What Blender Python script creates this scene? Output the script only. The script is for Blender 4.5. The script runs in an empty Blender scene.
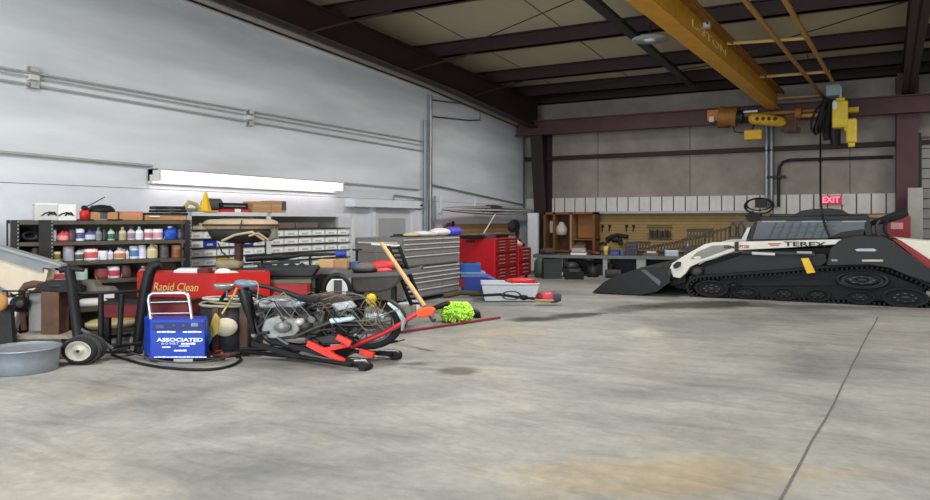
import bpy, math, random
from mathutils import Vector, Matrix
from math import sin, cos, pi, radians as R
random.seed(7)
S = bpy.context.scene
COL = S.collection
F_PX, CX, HOR, H = 720.0, 465.0, 220.0, 1.8
YAW = R(28.13)
CS, SN = cos(YAW), sin(YAW)

# ---------- where a pixel of the photograph lies in the place ----------
def world(lat, d, z): return Vector((lat*CS - d*SN, lat*SN + d*CS, z))
def at(px, py, d): return world((px-CX)*d/F_PX, d, H-(py-HOR)*d/F_PX)
def floor_at(px, py, z=0.0): return at(px, py, F_PX*(H-z)/(py-HOR))
def on_x(px, py, X): return at(px, py, X/((px-CX)/F_PX*CS - SN))
def on_y(px, py, Y): return at(px, py, Y/((px-CX)/F_PX*SN + CS))
class Plane:
    """a vertical plane through O whose local x axis points along angle a"""
    def __init__(s, O, a): s.O, s.a, s.t, s.n = O, a, Vector((cos(a), sin(a), 0)), Vector((-sin(a), cos(a), 0))
    def uz(s, px, py, back=0.0):
        r = world((px-CX)/F_PX, 1, 0); r.z = 0
        d = (s.O.dot(s.n)+back)/r.dot(s.n)
        p = at(px, py, d); q = p - s.O
        return q.dot(s.t), p.z
    def xyz(s, px, py, back=0.0):
        u, z = s.uz(px, py, back); return (u, back, z)

# ---------- materials ----------
MATS = {}
def M(name, c, rough=.6, metal=0., var=.12, scale=6., bump=0., emit=None, trans=0., alpha=1., spec=.4):
    if name in MATS: return MATS[name]
    m = bpy.data.materials.new(name); m.use_nodes = True
    nt = m.node_tree; b = nt.nodes['Principled BSDF']
    b.inputs['Roughness'].default_value = rough; b.inputs['Metallic'].default_value = metal
    b.inputs['Specular IOR Level'].default_value = spec
    if trans: b.inputs['Transmission Weight'].default_value = trans
    if alpha < 1: b.inputs['Alpha'].default_value = alpha
    if emit: 
        b.inputs['Emission Color'].default_value = (*c, 1); b.inputs['Emission Strength'].default_value = emit
    tc = nt.nodes.new('ShaderNodeTexCoord'); n = nt.nodes.new('ShaderNodeTexNoise')
    n.inputs['Scale'].default_value = scale; n.inputs['Detail'].default_value = 5; n.inputs['Roughness'].default_value = .65
    nt.links.new(tc.outputs['Object'], n.inputs['Vector'])
    r = nt.nodes.new('ShaderNodeValToRGB'); e = r.color_ramp.elements
    e[0].position = .3; e[1].position = .72
    e[0].color = tuple(max(0, x*(1-var)) for x in c) + (1,); e[1].color = tuple(min(1, x*(1+var)) for x in c) + (1,)
    nt.links.new(n.outputs['Fac'], r.inputs['Fac']); nt.links.new(r.outputs['Color'], b.inputs['Base Color'])
    if bump:
        bp = nt.nodes.new('ShaderNodeBump'); bp.inputs['Strength'].default_value = bump; bp.inputs['Distance'].default_value = .02
        nt.links.new(n.outputs['Fac'], bp.inputs['Height']); nt.links.new(bp.outputs['Normal'], b.inputs['Normal'])
    MATS[name] = m; return m
def srgb(r, g, b):
    f = lambda v: (v/255/12.92 if v <= 10 else ((v/255+.055)/1.055)**2.4)
    return (f(r), f(g), f(b))

# ---------- mesh builder ----------
class MB:
    def __init__(s): s.v, s.f, s.mi, s.sm, s.mats = [], [], [], [], []
    def _m(s, m):
        if m not in s.mats: s.mats.append(m)
        return s.mats.index(m)
    def add(s, vs, fs, m, smooth=False, X=None):
        o = len(s.v); k = s._m(m)
        s.v += [tuple(X @ Vector(p)) if X is not None else tuple(p) for p in vs]
        for f in fs: s.f.append([i+o for i in f]); s.mi.append(k); s.sm.append(smooth)
        return s
    def box(s, x0, x1, y0, y1, z0, z1, m, X=None):
        vs = [(x, y, z) for x in (x0, x1) for y in (y0, y1) for z in (z0, z1)]
        return s.add(vs, [(0,1,3,2),(4,6,7,5),(0,4,5,1),(2,3,7,6),(0,2,6,4),(1,5,7,3)], m, False, X)
    def cbox(s, c, sz, m, X=None):
        return s.box(c[0]-sz[0]/2, c[0]+sz[0]/2, c[1]-sz[1]/2, c[1]+sz[1]/2, c[2]-sz[2]/2, c[2]+sz[2]/2, m, X)
    def prism(s, pts, y0, y1, m, X=None):
        """outline (x, z) extruded along y"""
        n = len(pts); vs = [(x, y0, z) for x, z in pts] + [(x, y1, z) for x, z in pts]
        return s.add(vs, [tuple(range(n)), tuple(range(2*n-1, n-1, -1))] + [(i, i+n, (i+1) % n+n, (i+1) % n) for i in range(n)], m, False, X)
    def slab(s, pts, z0, z1, m, X=None):
        """outline (x, y) extruded along z"""
        n = len(pts); vs = [(x, y, z0) for x, y in pts] + [(x, y, z1) for x, y in pts]
        return s.add(vs, [tuple(range(n-1, -1, -1)), tuple(range(n, 2*n))] + [(i, (i+1) % n, (i+1) % n+n, i+n) for i in range(n)], m, False, X)
    def tube(s, pts, r, m, seg=8, closed=False, X=None, flat=1.0):
        pts = [Vector(p) for p in pts]; n = len(pts); vs = []; fs = []
        rs = r if isinstance(r, (list, tuple)) else [r]*n
        ref = None
        for i, p in enumerate(pts):
            a = pts[i-1] if (i > 0 or closed) else p
            b = pts[(i+1) % n] if (i < n-1 or closed) else p
            t = (b-a).normalized() if (b-a).length > 1e-9 else Vector((0,0,1))
            if ref is None: ref = Vector((0,0,1)) if abs(t.z) < .9 else Vector((1,0,0))
            u = t.cross(ref)
            if u.length < 1e-4: u = t.orthogonal()
            u.normalize(); w = u.cross(t).normalized(); ref = w
            for k in range(seg):
                q = 2*pi*k/seg; vs.append(p + u*(cos(q)*rs[i]) + w*(sin(q)*rs[i]*flat))
        for i in range(n if closed else n-1):
            j = (i+1) % n
            for k in range(seg): l = (k+1) % seg; fs.append((i*seg+k, i*seg+l, j*seg+l, j*seg+k))
        s.add(vs, fs, m, seg > 4, X)
        if not closed:
            s.add(vs[:seg], [tuple(range(seg-1, -1, -1))], m, False, X); s.add(vs[-seg:], [tuple(range(seg))], m, False, X)
        return s
    def cyl(s, a, b, r, m, seg=16, r2=None, X=None): return s.tube([a, b], [r, r if r2 is None else r2], m, seg, X=X)
    def lathe(s, prof, m, seg=20, X=None, smooth=True, cap=True):
        """profile (r, z) round z"""
        vs = [(r*cos(2*pi*k/seg), r*sin(2*pi*k/seg), z) for r, z in prof for k in range(seg)]; fs = []
        for i in range(len(prof)-1):
            for k in range(seg): l = (k+1) % seg; fs.append((i*seg+k, i*seg+l, (i+1)*seg+l, (i+1)*seg+k))
        if prof[0] == prof[-1]: cap = False
        if cap and prof[0][0] > 1e-6: fs.append(tuple(range(seg-1, -1, -1)))
        if cap and prof[-1][0] > 1e-6: fs.append(tuple(range((len(prof)-1)*seg, len(prof)*seg)))
        return s.add(vs, fs, m, smooth, X)
    def ball(s, c, r, m, seg=12, rings=8, X=None):
        r = r if isinstance(r, (tuple, list)) else (r, r, r)
        T = Matrix.Translation(c) @ Matrix.Diagonal((*r, 1)); T = X @ T if X is not None else T
        return s.lathe([(max(1e-7, sin(pi*i/rings)), -cos(pi*i/rings)) for i in range(rings+1)], m, seg, T)
    def torus(s, c, R0, r, m, X=None, seg=28, sec=8, a0=0, a1=2*pi):
        full = abs(a1-a0-2*pi) < 1e-6; k = seg if full else seg+1
        pts = [(R0*cos(a0+(a1-a0)*i/seg), R0*sin(a0+(a1-a0)*i/seg), 0) for i in range(k)]
        T = Matrix.Translation(c) if X is None else X @ Matrix.Translation(c)
        return s.tube(pts, r, m, sec, full, T)
    def text(s, txt, size, m, X, depth=.004, width=None, shear=0.0, bold=0.0):
        cu = bpy.data.curves.new('t', 'FONT'); cu.body = txt; cu.size = size; cu.extrude = depth; cu.shear = shear; cu.offset = bold
        cu.align_x = 'CENTER'; cu.align_y = 'CENTER'; cu.resolution_u = 3
        o = bpy.data.objects.new('t', cu); COL.objects.link(o); bpy.context.view_layer.update()
        me = bpy.data.meshes.new_from_object(o.evaluated_get(bpy.context.evaluated_depsgraph_get()))
        xs = [q.co.x for q in me.vertices]
        k = width/(max(xs)-min(xs)) if width else 1
        s.add([(q.co.x*k, q.co.y, q.co.z) for q in me.vertices], [tuple(p.vertices) for p in me.polygons], m, False, X)
        bpy.data.objects.remove(o); bpy.data.curves.remove(cu); bpy.data.meshes.remove(me)
        return s
    def build(s, name, parent=None, loc=(0,0,0), rz=0., wrld=False, bevel=0.):
        me = bpy.data.meshes.new(name)
        me.from_pydata([tuple(p) for p in s.v], [], s.f)
        for m in s.mats: me.materials.append(m)
        me.polygons.foreach_set('material_index', s.mi); me.polygons.foreach_set('use_smooth', s.sm)
        o = bpy.data.objects.new(name, me); COL.objects.link(o)
        if parent is not None:
            o.parent = parent
            if wrld: me.transform(chain(parent).inverted())
        else:
            o.location = loc; o.rotation_euler = (0, 0, rz)
            if wrld: me.transform(o.matrix_basis.inverted())
        me.update()
        if bevel:
            b = o.modifiers.new('bevel', 'BEVEL'); b.width = bevel; b.segments = 2; b.limit_method = 'ANGLE'
        return o
def chain(o):
    m = o.matrix_basis.copy()
    while o.parent is not None: o = o.parent; m = o.matrix_basis @ m
    return m
def tag(o, label, cat, group=None, kind=None):
    o['label'] = label; o['category'] = cat
    if group: o['group'] = group
    if kind: o['kind'] = kind
    return o
def thing(name, label, cat, loc=(0,0,0), rz=0., group=None):
    o = bpy.data.objects.new(name, None); COL.objects.link(o)
    o.location = loc; o.rotation_euler = (0, 0, rz); o.empty_display_size = .1
    return tag(o, label, cat, group)
def struct(name, mb, **k):
    o = mb.build(name, **k); o['kind'] = 'structure'; return o
def dup(root, loc, rz, label=None, group=None):
    r = root.copy(); COL.objects.link(r); r.location = loc; r.rotation_euler = (0, 0, rz)
    if label: r['label'] = label
    if group: r['group'] = group
    for ch in [o for o in bpy.data.objects if o.parent == root]:
        c = ch.copy(); COL.objects.link(c); c.parent = r
        for g in [o for o in bpy.data.objects if o.parent == ch]:
            e = g.copy(); COL.objects.link(e); e.parent = c
    return r
class Cam:
    """local frame of an object that faces the camera: x right, y away, z up; k(px, py, dd) gives local points"""
    def __init__(s, px, d, z=0.0): s.px, s.d, s.z = px, d, z; s.loc = world((px-CX)*d/F_PX, d, z); s.s = d/F_PX
    def k(s, px, py, dd=0.0):
        d = s.d+dd; return Vector(((px-CX)*d/F_PX-(s.px-CX)*s.d/F_PX, dd, H-(py-HOR)*d/F_PX-s.z))
    def xz(s, px, py, dd=0.0): v = s.k(px, py, dd); return (v.x, v.z)
def AX(c, direction, sx=1., sz=1.):
    """matrix that puts local z along a direction at c; then scales in world x and z about c"""
    q = Vector((0,0,1)).rotation_difference(Vector(direction).normalized()).to_matrix().to_4x4()
    return Matrix.Translation(c) @ Matrix.Diagonal((sx, 1, sz, 1)) @ q
UP = lambda c: Matrix.Translation(c)
def FACE(c, rz=0.0):
    """text matrix: reads along local x, stands up, faces -y"""
    return Matrix.Translation(c) @ Matrix.Rotation(rz, 4, 'Z') @ Matrix.Rotation(pi/2, 4, 'X')

black = M('black_paint', srgb(21,21,23), .5, var=.25, spec=.3); rubber = M('rubber', srgb(30,30,31), .8, var=.2, bump=.2)
dark = M('dark_steel', srgb(40,38,38), .55, .2, var=.3); steel = M('steel', srgb(150,150,152), .35, .7, var=.15)
galv = M('galvanised', srgb(150,155,160), .45, .6, var=.12); chrome = M('chrome', srgb(190,190,195), .3, .8, var=.05)
white = M('white_paint', srgb(225,228,232), .55, var=.05); offwhite = M('off_white', srgb(205,205,198), .6, var=.08)
red = M('red_paint', srgb(190,30,28), .4, var=.1); dkred = M('dark_red_paint', srgb(120,24,26), .5, var=.15)
blue = M('blue_paint', srgb(22,58,160), .4, var=.1); yellow = M('yellow_paint', srgb(225,180,25), .5, var=.1)
card = M('cardboard', srgb(176,132,90), .85, var=.12); tan = M('tan', srgb(190,172,145), .8, var=.12)
brown = M('brown_rust', srgb(92,66,50), .7, .2, var=.3); orange = M('orange', srgb(235,85,35), .5, var=.08)
grey = M('grey_paint', srgb(125,125,124), .55, var=.12); dgrey = M('dark_grey', srgb(75,75,76), .6, var=.2)
lblue = M('pale_blue', srgb(150,185,205), .4, var=.15); wood = M('wood', srgb(196,158,108), .6, var=.15)
paper = M('paper', srgb(228,228,225), .8, var=.05); ink = M('ink', srgb(20,20,22), .6)
wmark = M('white_mark', srgb(235,238,245), .5, var=.02)
purple = M('oxide_red_steel', srgb(82,50,52), .6, var=.15, scale=2); rafterm = M('oxide_dark_steel', srgb(50,31,29), .65, var=.15, scale=2)
crane_y = M('crane_yellow', srgb(205,145,35), .5, var=.15, scale=3)

# ---------- setting ----------
WX, WY = -11.0, 25.6
def wall_mat():
    m = bpy.data.materials.new('painted_wall'); m.use_nodes = True; nt = m.node_tree; b = nt.nodes['Principled BSDF']
    N = nt.nodes.new; L = nt.links.new
    tc = N('ShaderNodeTexCoord'); b.inputs['Roughness'].default_value = .6
    mp = N('ShaderNodeMapping'); mp.inputs['Scale'].default_value = (1, .25, 1.4); L(tc.outputs['Object'], mp.inputs['Vector'])
    n = N('ShaderNodeTexNoise'); n.inputs['Scale'].default_value = 1.3; n.inputs['Detail'].default_value = 6; L(mp.outputs[0], n.inputs['Vector'])
    r = N('ShaderNodeValToRGB'); r.color_ramp.elements[0].position = .35; r.color_ramp.elements[1].position = .7
    r.color_ramp.elements[0].color = (*srgb(204,209,215), 1); r.color_ramp.elements[1].color = (*srgb(232,237,242), 1)
    L(n.outputs['Fac'], r.inputs['Fac']); L(r.outputs['Color'], b.inputs['Base Color'])
    return m
def plain(name, c, rough=.8, var=.1, scale=2., bump=.1): return M(name, c, rough, 0, var, scale, bump)
wallm = wall_mat(); blockm = plain('painted_block', srgb(222,225,234), .55, .04, 3, .15)  # block tint slightly bluer: fluorescent light put into its colour
def floor_mat():
    m = bpy.data.materials.new('concrete'); m.use_nodes = True; nt = m.node_tree; b = nt.nodes['Principled BSDF']
    N = nt.nodes.new; L = nt.links.new
    tc = N('ShaderNodeTexCoord')
    def noise(sc, det, rough=.6, vec=None, dist=0):
        n = N('ShaderNodeTexNoise'); n.inputs['Scale'].default_value = sc; n.inputs['Detail'].default_value = det
        n.inputs['Roughness'].default_value = rough; n.inputs['Distortion'].default_value = dist
        L(vec or tc.outputs['Object'], n.inputs['Vector']); return n
    def ramp(fac, a, ca, z, cz):
        r = N('ShaderNodeValToRGB'); e = r.color_ramp.elements
        e[0].position = a; e[1].position = z; e[0].color = (*ca, 1); e[1].color = (*cz, 1); L(fac, r.inputs['Fac']); return r
    def mix(kind, fac, a, c):
        x = N('ShaderNodeMix'); x.data_type = 'RGBA'; x.blend_type = kind
        if isinstance(fac, float): x.inputs[0].default_value = fac
        else: L(fac, x.inputs[0])
        L(a, x.inputs[6]); L(c, x.inputs[7]); return x.outputs[2]
    base = ramp(noise(.55, 8, .62, None, .4).outputs['Fac'], .3, srgb(126,127,125), .68, srgb(170,168,160))
    fine = ramp(noise(9, 6, .7).outputs['Fac'], .25, (.72,.72,.71), .7, (1.08,1.08,1.08))
    c = mix('MULTIPLY', .8, base.outputs[0], fine.outputs[0])
    mp = N('ShaderNodeMapping'); mp.inputs['Scale'].default_value = (.8, 2.6, 1); mp.inputs['Rotation'].default_value = (0, 0, .5)
    L(tc.outputs['Object'], mp.inputs['Vector'])
    st = ramp(noise(.9, 9, .72, mp.outputs[0], 1.2).outputs['Fac'], .3, (.62,.63,.66), .54, (1,1,1))
    c = mix('MULTIPLY', .85, c, st.outputs[0])
    warm = ramp(noise(.35, 4, .6, None, .8).outputs['Fac'], .5, (1,1,1), .75, (1.06,.99,.9))
    c = mix('MULTIPLY', 1.0, c, warm.outputs[0])
    def tone_patch(c, p, q, w, col, amt, wob=.35, sc=2.5):
        # a soft-edged patch lying along p-q, for oil stains and other tones
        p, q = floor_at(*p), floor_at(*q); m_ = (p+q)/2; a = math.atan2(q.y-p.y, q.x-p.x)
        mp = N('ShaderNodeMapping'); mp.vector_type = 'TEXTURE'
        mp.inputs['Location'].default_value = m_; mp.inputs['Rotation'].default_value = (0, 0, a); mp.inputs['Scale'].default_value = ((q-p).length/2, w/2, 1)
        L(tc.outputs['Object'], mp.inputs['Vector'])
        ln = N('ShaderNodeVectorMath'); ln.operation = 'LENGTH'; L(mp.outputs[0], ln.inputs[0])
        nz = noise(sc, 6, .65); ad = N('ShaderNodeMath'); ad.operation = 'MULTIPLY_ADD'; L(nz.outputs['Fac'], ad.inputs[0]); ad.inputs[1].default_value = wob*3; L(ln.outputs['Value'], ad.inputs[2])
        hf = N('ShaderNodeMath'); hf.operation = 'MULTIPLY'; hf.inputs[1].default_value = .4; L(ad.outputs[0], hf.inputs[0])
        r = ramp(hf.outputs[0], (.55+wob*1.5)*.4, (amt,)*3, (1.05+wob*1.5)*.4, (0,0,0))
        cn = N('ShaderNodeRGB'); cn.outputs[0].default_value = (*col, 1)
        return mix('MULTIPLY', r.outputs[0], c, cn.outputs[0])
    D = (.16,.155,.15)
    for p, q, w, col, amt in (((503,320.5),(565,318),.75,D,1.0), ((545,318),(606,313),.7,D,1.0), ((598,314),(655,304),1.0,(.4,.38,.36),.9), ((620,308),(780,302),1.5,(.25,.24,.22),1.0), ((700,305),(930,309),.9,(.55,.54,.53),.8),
        ((436,374),(480,368),.5,(.42,.39,.36),1.0), ((390,366),(450,371),.2,(.7,.69,.68),.7), ((470,481),(830,472),.95,(1.14,.99,.78),1.0), ((790,476),(930,470),.3,(1.1,1.0,.85),.5),  # includes a long tan band across the near floor
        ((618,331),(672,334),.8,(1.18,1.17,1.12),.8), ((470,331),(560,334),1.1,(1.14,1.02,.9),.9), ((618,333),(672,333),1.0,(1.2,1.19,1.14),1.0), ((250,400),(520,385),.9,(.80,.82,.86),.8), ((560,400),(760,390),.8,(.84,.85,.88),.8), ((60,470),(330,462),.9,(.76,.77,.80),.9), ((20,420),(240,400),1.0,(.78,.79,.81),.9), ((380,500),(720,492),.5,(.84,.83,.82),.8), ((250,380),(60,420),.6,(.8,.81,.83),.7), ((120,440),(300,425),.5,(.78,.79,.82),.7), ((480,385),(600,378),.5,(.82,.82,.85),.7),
        ((300,470),(420,455),.4,(.85,.85,.87),.7), ((240,372),(400,362),1.2,(.72,.71,.70),.7), ((540,280),(680,283),2.2,(.55,.53,.5),.85), ((310,440),(330,437),.12,(1.15,1.0,.85),.8)):  # includes darker floor by the lift and along the bench front
        c = tone_patch(c, p, q, w, col, amt)
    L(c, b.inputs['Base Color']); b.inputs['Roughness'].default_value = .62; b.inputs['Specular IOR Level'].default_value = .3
    bp = N('ShaderNodeBump'); bp.inputs['Strength'].default_value = .12; bp.inputs['Distance'].default_value = .02
    L(noise(14, 6).outputs['Fac'], bp.inputs['Height']); L(bp.outputs['Normal'], b.inputs['Normal'])
    return m
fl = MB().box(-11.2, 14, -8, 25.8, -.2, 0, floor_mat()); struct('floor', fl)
# joints and stains of the slab: thin flat strips lying on it
joint = M('joint', srgb(98,95,90), .9, var=.3, scale=20)
def strip(name, pts, w, m, z=.003):
    mb = MB(); 
    for a, b in zip(pts[:-1], pts[1:]):
        a, b = Vector(a), Vector(b); t = (b-a).normalized(); n = Vector((-t.y, t.x, 0))*w/2
        mb.add([a-n+Vector((0,0,z)), b-n+Vector((0,0,z)), b+n+Vector((0,0,z)), a+n+Vector((0,0,z))], [(0,1,2,3)], m)
    return mb
jp = [floor_at(878, 317)]
pa, pb = floor_at(878, 317), floor_at(782, 500)
dirj = (pb-pa)
jp = [pa + dirj*t + Vector((random.uniform(-.012,.012), random.uniform(-.01,.01), 0)) for t in [i/14 for i in range(0, 20)]]
struct('trim_1', strip('j', jp, .02, joint))
qa, qb = floor_at(560, 313), floor_at(930, 317)
struct('trim_2', strip('j', [qa+(qb-qa)*t for t in (-.1, .3, .7, 1.0, 1.6)], .012, joint))
# left wall: lower block part, upper part, one dark line between
zb = 2.36
wl = MB().box(WX-.2, WX, -8, WY+.2, zb, 7.2, wallm).box(WX-.2, WX+.02, -8, WY+.2, 0, zb-.012, blockm).box(WX-.2, WX-.01, -8, WY, zb-.014, zb+.002, joint)
struct('wall_left', wl)
# back wall: dusty insulation facing, metal liner band, pegboard below
facing = plain('insulation_facing', srgb(150,140,128), .7, .26, .9, .6)
liner = plain('liner_metal', srgb(214,210,202), .55, .08, 2)
bw = MB().box(WX-.2, 14, WY, WY+.2, 2.6, 7.2, facing).box(WX-.2, 14, WY, WY+.2, 0, 2.0, plain('lower_back_wall', srgb(120,116,110), .8, .15, 1.5))
for px in (690, 598, 850):
    p = on_y(px, 170, WY); bw.box(p.x-.012, p.x+.012, WY-.012, WY, 2.65, 5.2, joint)
struct('wall_back', bw)
seamd = M('liner_seam', srgb(96,94,90), .8)
lb = MB(); x = WX; z0, z1 = 2.0, 2.62
while x < 9:   # ribbed liner sheet
    lb.box(x, x+.36, WY-.06, WY, z0, z1, liner); lb.box(x+.36, x+.40, WY-.02, WY, z0, z1, seamd)
    lb.box(x+.16, x+.18, WY-.075, WY-.06, z0, z1, liner); x += .40
struct('wall_back_liner', lb)
pegm = M('pegboard', srgb(160,132,84), .75, var=.12, scale=3)
a = on_y(596, 230, 25.4).x; b_ = on_y(770, 230, 25.4).x
pb_ = MB()
for i in range(13): pb_.box(a, b_, WY-.2, WY-.02, .7+i*.105, .7+i*.105+.097, pegm)
pb_.box(a, b_, WY-.17, WY-.01, .7, 2.0, M('peg_groove', srgb(105,82,48), .8))
struct('trim_6', pb_)
va = on_y(597, 211, 25.2).x; vb = on_y(752, 211, 25.2).x
struct('trim_3', MB().prism([(va, 2.03), (vb, 2.03), (vb, 2.11), (va, 2.11)], WY-.55, WY-.06, M('valance', srgb(172,176,182), .5, var=.05)))
# ceiling, purlins, rafters, columns
ceilm = plain('ceiling_facing', srgb(186,175,146), .75, .06, .8, .35)
zr = lambda y: 6.18+.025*(23.6-y)          # top of the rafters
cm = MB()
seam = M('seam', srgb(120,112,92), .8)
def roof(x0, x1, dz0, dz1, m, y0=-8, y1=WY):
    cm.add([(x0,y0,zr(y0)+dz0),(x1,y0,zr(y0)+dz0),(x1,y1,zr(y1)+dz0),(x0,y1,zr(y1)+dz0),(x0,y0,zr(y0)+dz1),(x1,y0,zr(y0)+dz1),(x1,y1,zr(y1)+dz1),(x0,y1,zr(y1)+dz1)],
           [(3,2,1,0),(4,5,6,7),(0,1,5,4),(1,2,6,5),(2,3,7,6),(3,0,4,7)], m)
roof(WX-.2, 14, .38, .5, ceilm)
for i in range(8): roof(-9.2+i*2.7, -9.17+i*2.7, .365, .39, seam)
struct('ceiling', cm)
for i, y in enumerate((-1.5, 2.2, 5.9, 9.6, 13.4, 17.4, 21.1, 23.7, 25.2)):
    z = zr(y)
    struct('roof_purlin', MB().box(WX, 14, y-.03, y+.03, z, z+.38, rafterm).box(WX, 14, y-.03, y+.14, z, z+.03, rafterm).box(WX, 14, y-.14, y+.03, z+.35, z+.38, rafterm))
def rafter(x0, x1, y0, y1, name, knee=True):
    """tapered I-section rafter from (x0, y0) to (x1, y1) in plan, deeper at the knee"""
    mb = MB(); ys = [y0, y0+(y1-y0)*.55, y0+(y1-y0)*.8, y1]; n = len(ys)
    low = [-.45, -.62, -.74, -1.02] if knee else [-.5, -.55, -.6, -.7]
    for (wa, wb, ta, tb) in ((-.025,.025,0,1), (-.17,.17,0,.04), (-.17,.17,.96,1.0)):
        vs = []
        for i, y in enumerate(ys):
            x = x0+(x1-x0)*(y-y0)/(y1-y0); lo = zr(y)+low[i]; hi = zr(y); h = hi-lo
            for w in (wa, wb):
                for t in (ta, tb): vs.append((x+w, y, lo+h*t))
        fs = []
        for i in range(n-1):
            o = i*4; p = o+4
            fs += [(o, o+2, p+2, p), (o+1, p+1, p+3, o+3), (o, p, p+1, o+1), (o+2, o+3, p+3, p+2)]
        fs += [(0,1,3,2), (n*4-4, n*4-2, n*4-1, n*4-3)]
        mb.add(vs, fs, rafterm)
    return struct(name, mb)
rafter(-10.55, -10.2, -6, 24.7, 'roof_rafter')
rafter(.35, 1.5, -6, 24.7, 'roof_rafter', False)
# light strip between wall and rafter
tr = MB(); ys = [-6, 9.4, 17.8, 24.6]; zs = [6.38, 5.90, 5.64, 5.24]
for i in range(3):
    tr.add([(WX, ys[i], zs[i]), (WX+.16, ys[i], zs[i]), (WX+.16, ys[i+1], zs[i+1]), (WX, ys[i+1], zs[i+1])] + [(x, y, z+.13) for x, y, z in ((WX, ys[i], zs[i]), (WX+.16, ys[i], zs[i]), (WX+.16, ys[i+1], zs[i+1]), (WX, ys[i+1], zs[i+1]))],
           [(0,1,2,3),(7,6,5,4),(0,4,5,1),(1,5,6,2),(2,6,7,3),(3,7,4,0)], M('cream_trim', srgb(196,188,172), .7))
    tr.tube([(WX+.17, ys[i], zs[i]-.01), (WX+.17, ys[i+1], zs[i+1]-.01)], .022, dark, 6)
struct('trim_4', tr)
# flange braces from the rafter to the purlins
for y in (13.4, 17.4, 21.1):
    tag(MB().tube([(-10.25, y-1.4, zr(y)-.62), (-9.0, y, zr(y)+.02)], .03, rafterm, 6).build('flange_brace'),
        {13.4: 'slanting steel brace on the rafter, nearest the camera', 17.4: 'slanting steel brace on the rafter at the second roof purlin', 21.1: 'slanting steel brace on the rafter, closest to the corner'}[y], 'brace', 'rafter braces')['kind'] = 'structure'
for (p, q) in (((-10.2, 17.2, 6.25), (-2.5, 13.2, 6.6)), ((-10.2, 23.6, 6.15), (-1.5, 20.8, 6.25)), ((1.2, 17.0, 6.25), (-3.5, 21.0, 6.2)), ((1.4, 23.5, 6.1), (-4.4, 24.6, 6.15))):
    struct('brace_rod', MB().tube([p, q], .014, dark, 5))
# columns
def column(x, yb, d0, d1, w, name, ztop, m):
    mb = MB()
    for (wa, wb, k) in ((-.03, .03, 'web'), (-w/2, w/2, 'front'), (-w/2, w/2, 'back')):
        def yy(d): return {'web': (yb-d, yb), 'front': (yb-d-.04, yb-d), 'back': (yb-.04, yb)}[k]
        vs = [(x+wx, y, z) for z, d in ((0, d0), (ztop, d1)) for wx in (wa, wb) for y in yy(d)]
        mb.add(vs, [(0,1,3,2),(4,6,7,5),(0,4,5,1),(2,3,7,6),(0,2,6,4),(1,5,7,3)], m)
    return struct(name, mb)
column(-10.15, WY-.05, .35, 1.05, .46, 'column_corner', 5.25, rafterm)
cx = on_y(907, 170, 25.0).x
column(cx, WY-.1, .4, .8, .55, 'column_right', 6.1, purple)
gz = on_y(600, 156, 25.5).z
struct('wall_girt', MB().box(WX, 14, WY-.22, WY-.0, gz-.09, gz+.06, rafterm).box(WX, 14, WY-.24, WY-.2, gz-.09, gz-.03, rafterm))
# runway beam of the crane
struct('crane_runway_beam', MB().box(-10.9, 9, 24.42, 24.48, 4.93, 5.40, purple).box(-10.9, 9, 24.3, 24.6, 4.90, 4.94, purple).box(-10.9, 9, 24.3, 24.6, 5.38, 5.42, purple))
# the rest of the shell behind and beside the camera, with the wide open door
struct('wall_right', MB().box(14, 14.2, -8, WY, 0, 7.4, facing))
struct('wall_front', MB().box(WX, -9.4, -8.2, -8, 0, 7.4, facing).box(5, 14, -8.2, -8, 0, 7.4, facing).box(-9.4, 5, -8.2, -8, 5.3, 7.4, facing))
# roll-up door right of the column
dx0 = on_y(922, 200, 25.3).x; dm = M('door_steel', srgb(150,147,140), .6, var=.1)
rd = MB(); 
for i in range(14): rd.box(dx0, dx0+4.2, WY-.16, WY-.02, .05+i*.3, .05+i*.3+.27, dm)
rd.box(dx0, dx0+4.2, WY-.1, WY-.02, 0, 4.3, joint).box(dx0-.16, dx0-.02, WY-.3, WY-.02, 0, 4.4, dark)
struct('door_2', rd)
gx = on_y(914, 200, 25.2).x
gj = on_y(908, 200, 24.2).x; struct('door_jamb', MB().box(gj, gj+.36, 24.2, 24.6, 0, 2.72, plain('jamb_grey', srgb(160,158,150), .6)))
# side door in the left wall
dw = M('door_white', srgb(206,208,210), .5, var=.04)
y0 = on_x(372, 250, WX).y; y1 = on_x(408, 250, WX).y
d1 = MB().box(WX+.02, WX+.07, y0, y1, 0, 2.06, dw).box(WX+.02, WX+.12, y0-.12, y0, 0, 2.14, white).box(WX+.02, WX+.12, y1, y1+.12, 0, 2.14, white)
o = struct('door_1', d1)
q = MB().box(WX+.07, WX+.075, y0+.2, y1-.25, 1.0, 1.85, M('door_pane', srgb(168,172,176), .3, var=.04)); q.build('door_panel', o)
h = MB().ball((WX+.12, y0+.12, 1.0), .05, steel); h.build('door_handle', o)
ya = on_x(345, 210, WX).y; yb2 = on_x(411, 210, WX).y
struct('trim_5', MB().box(WX+.02, WX+.3, ya, yb2, 2.13, 2.32, white))

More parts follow.
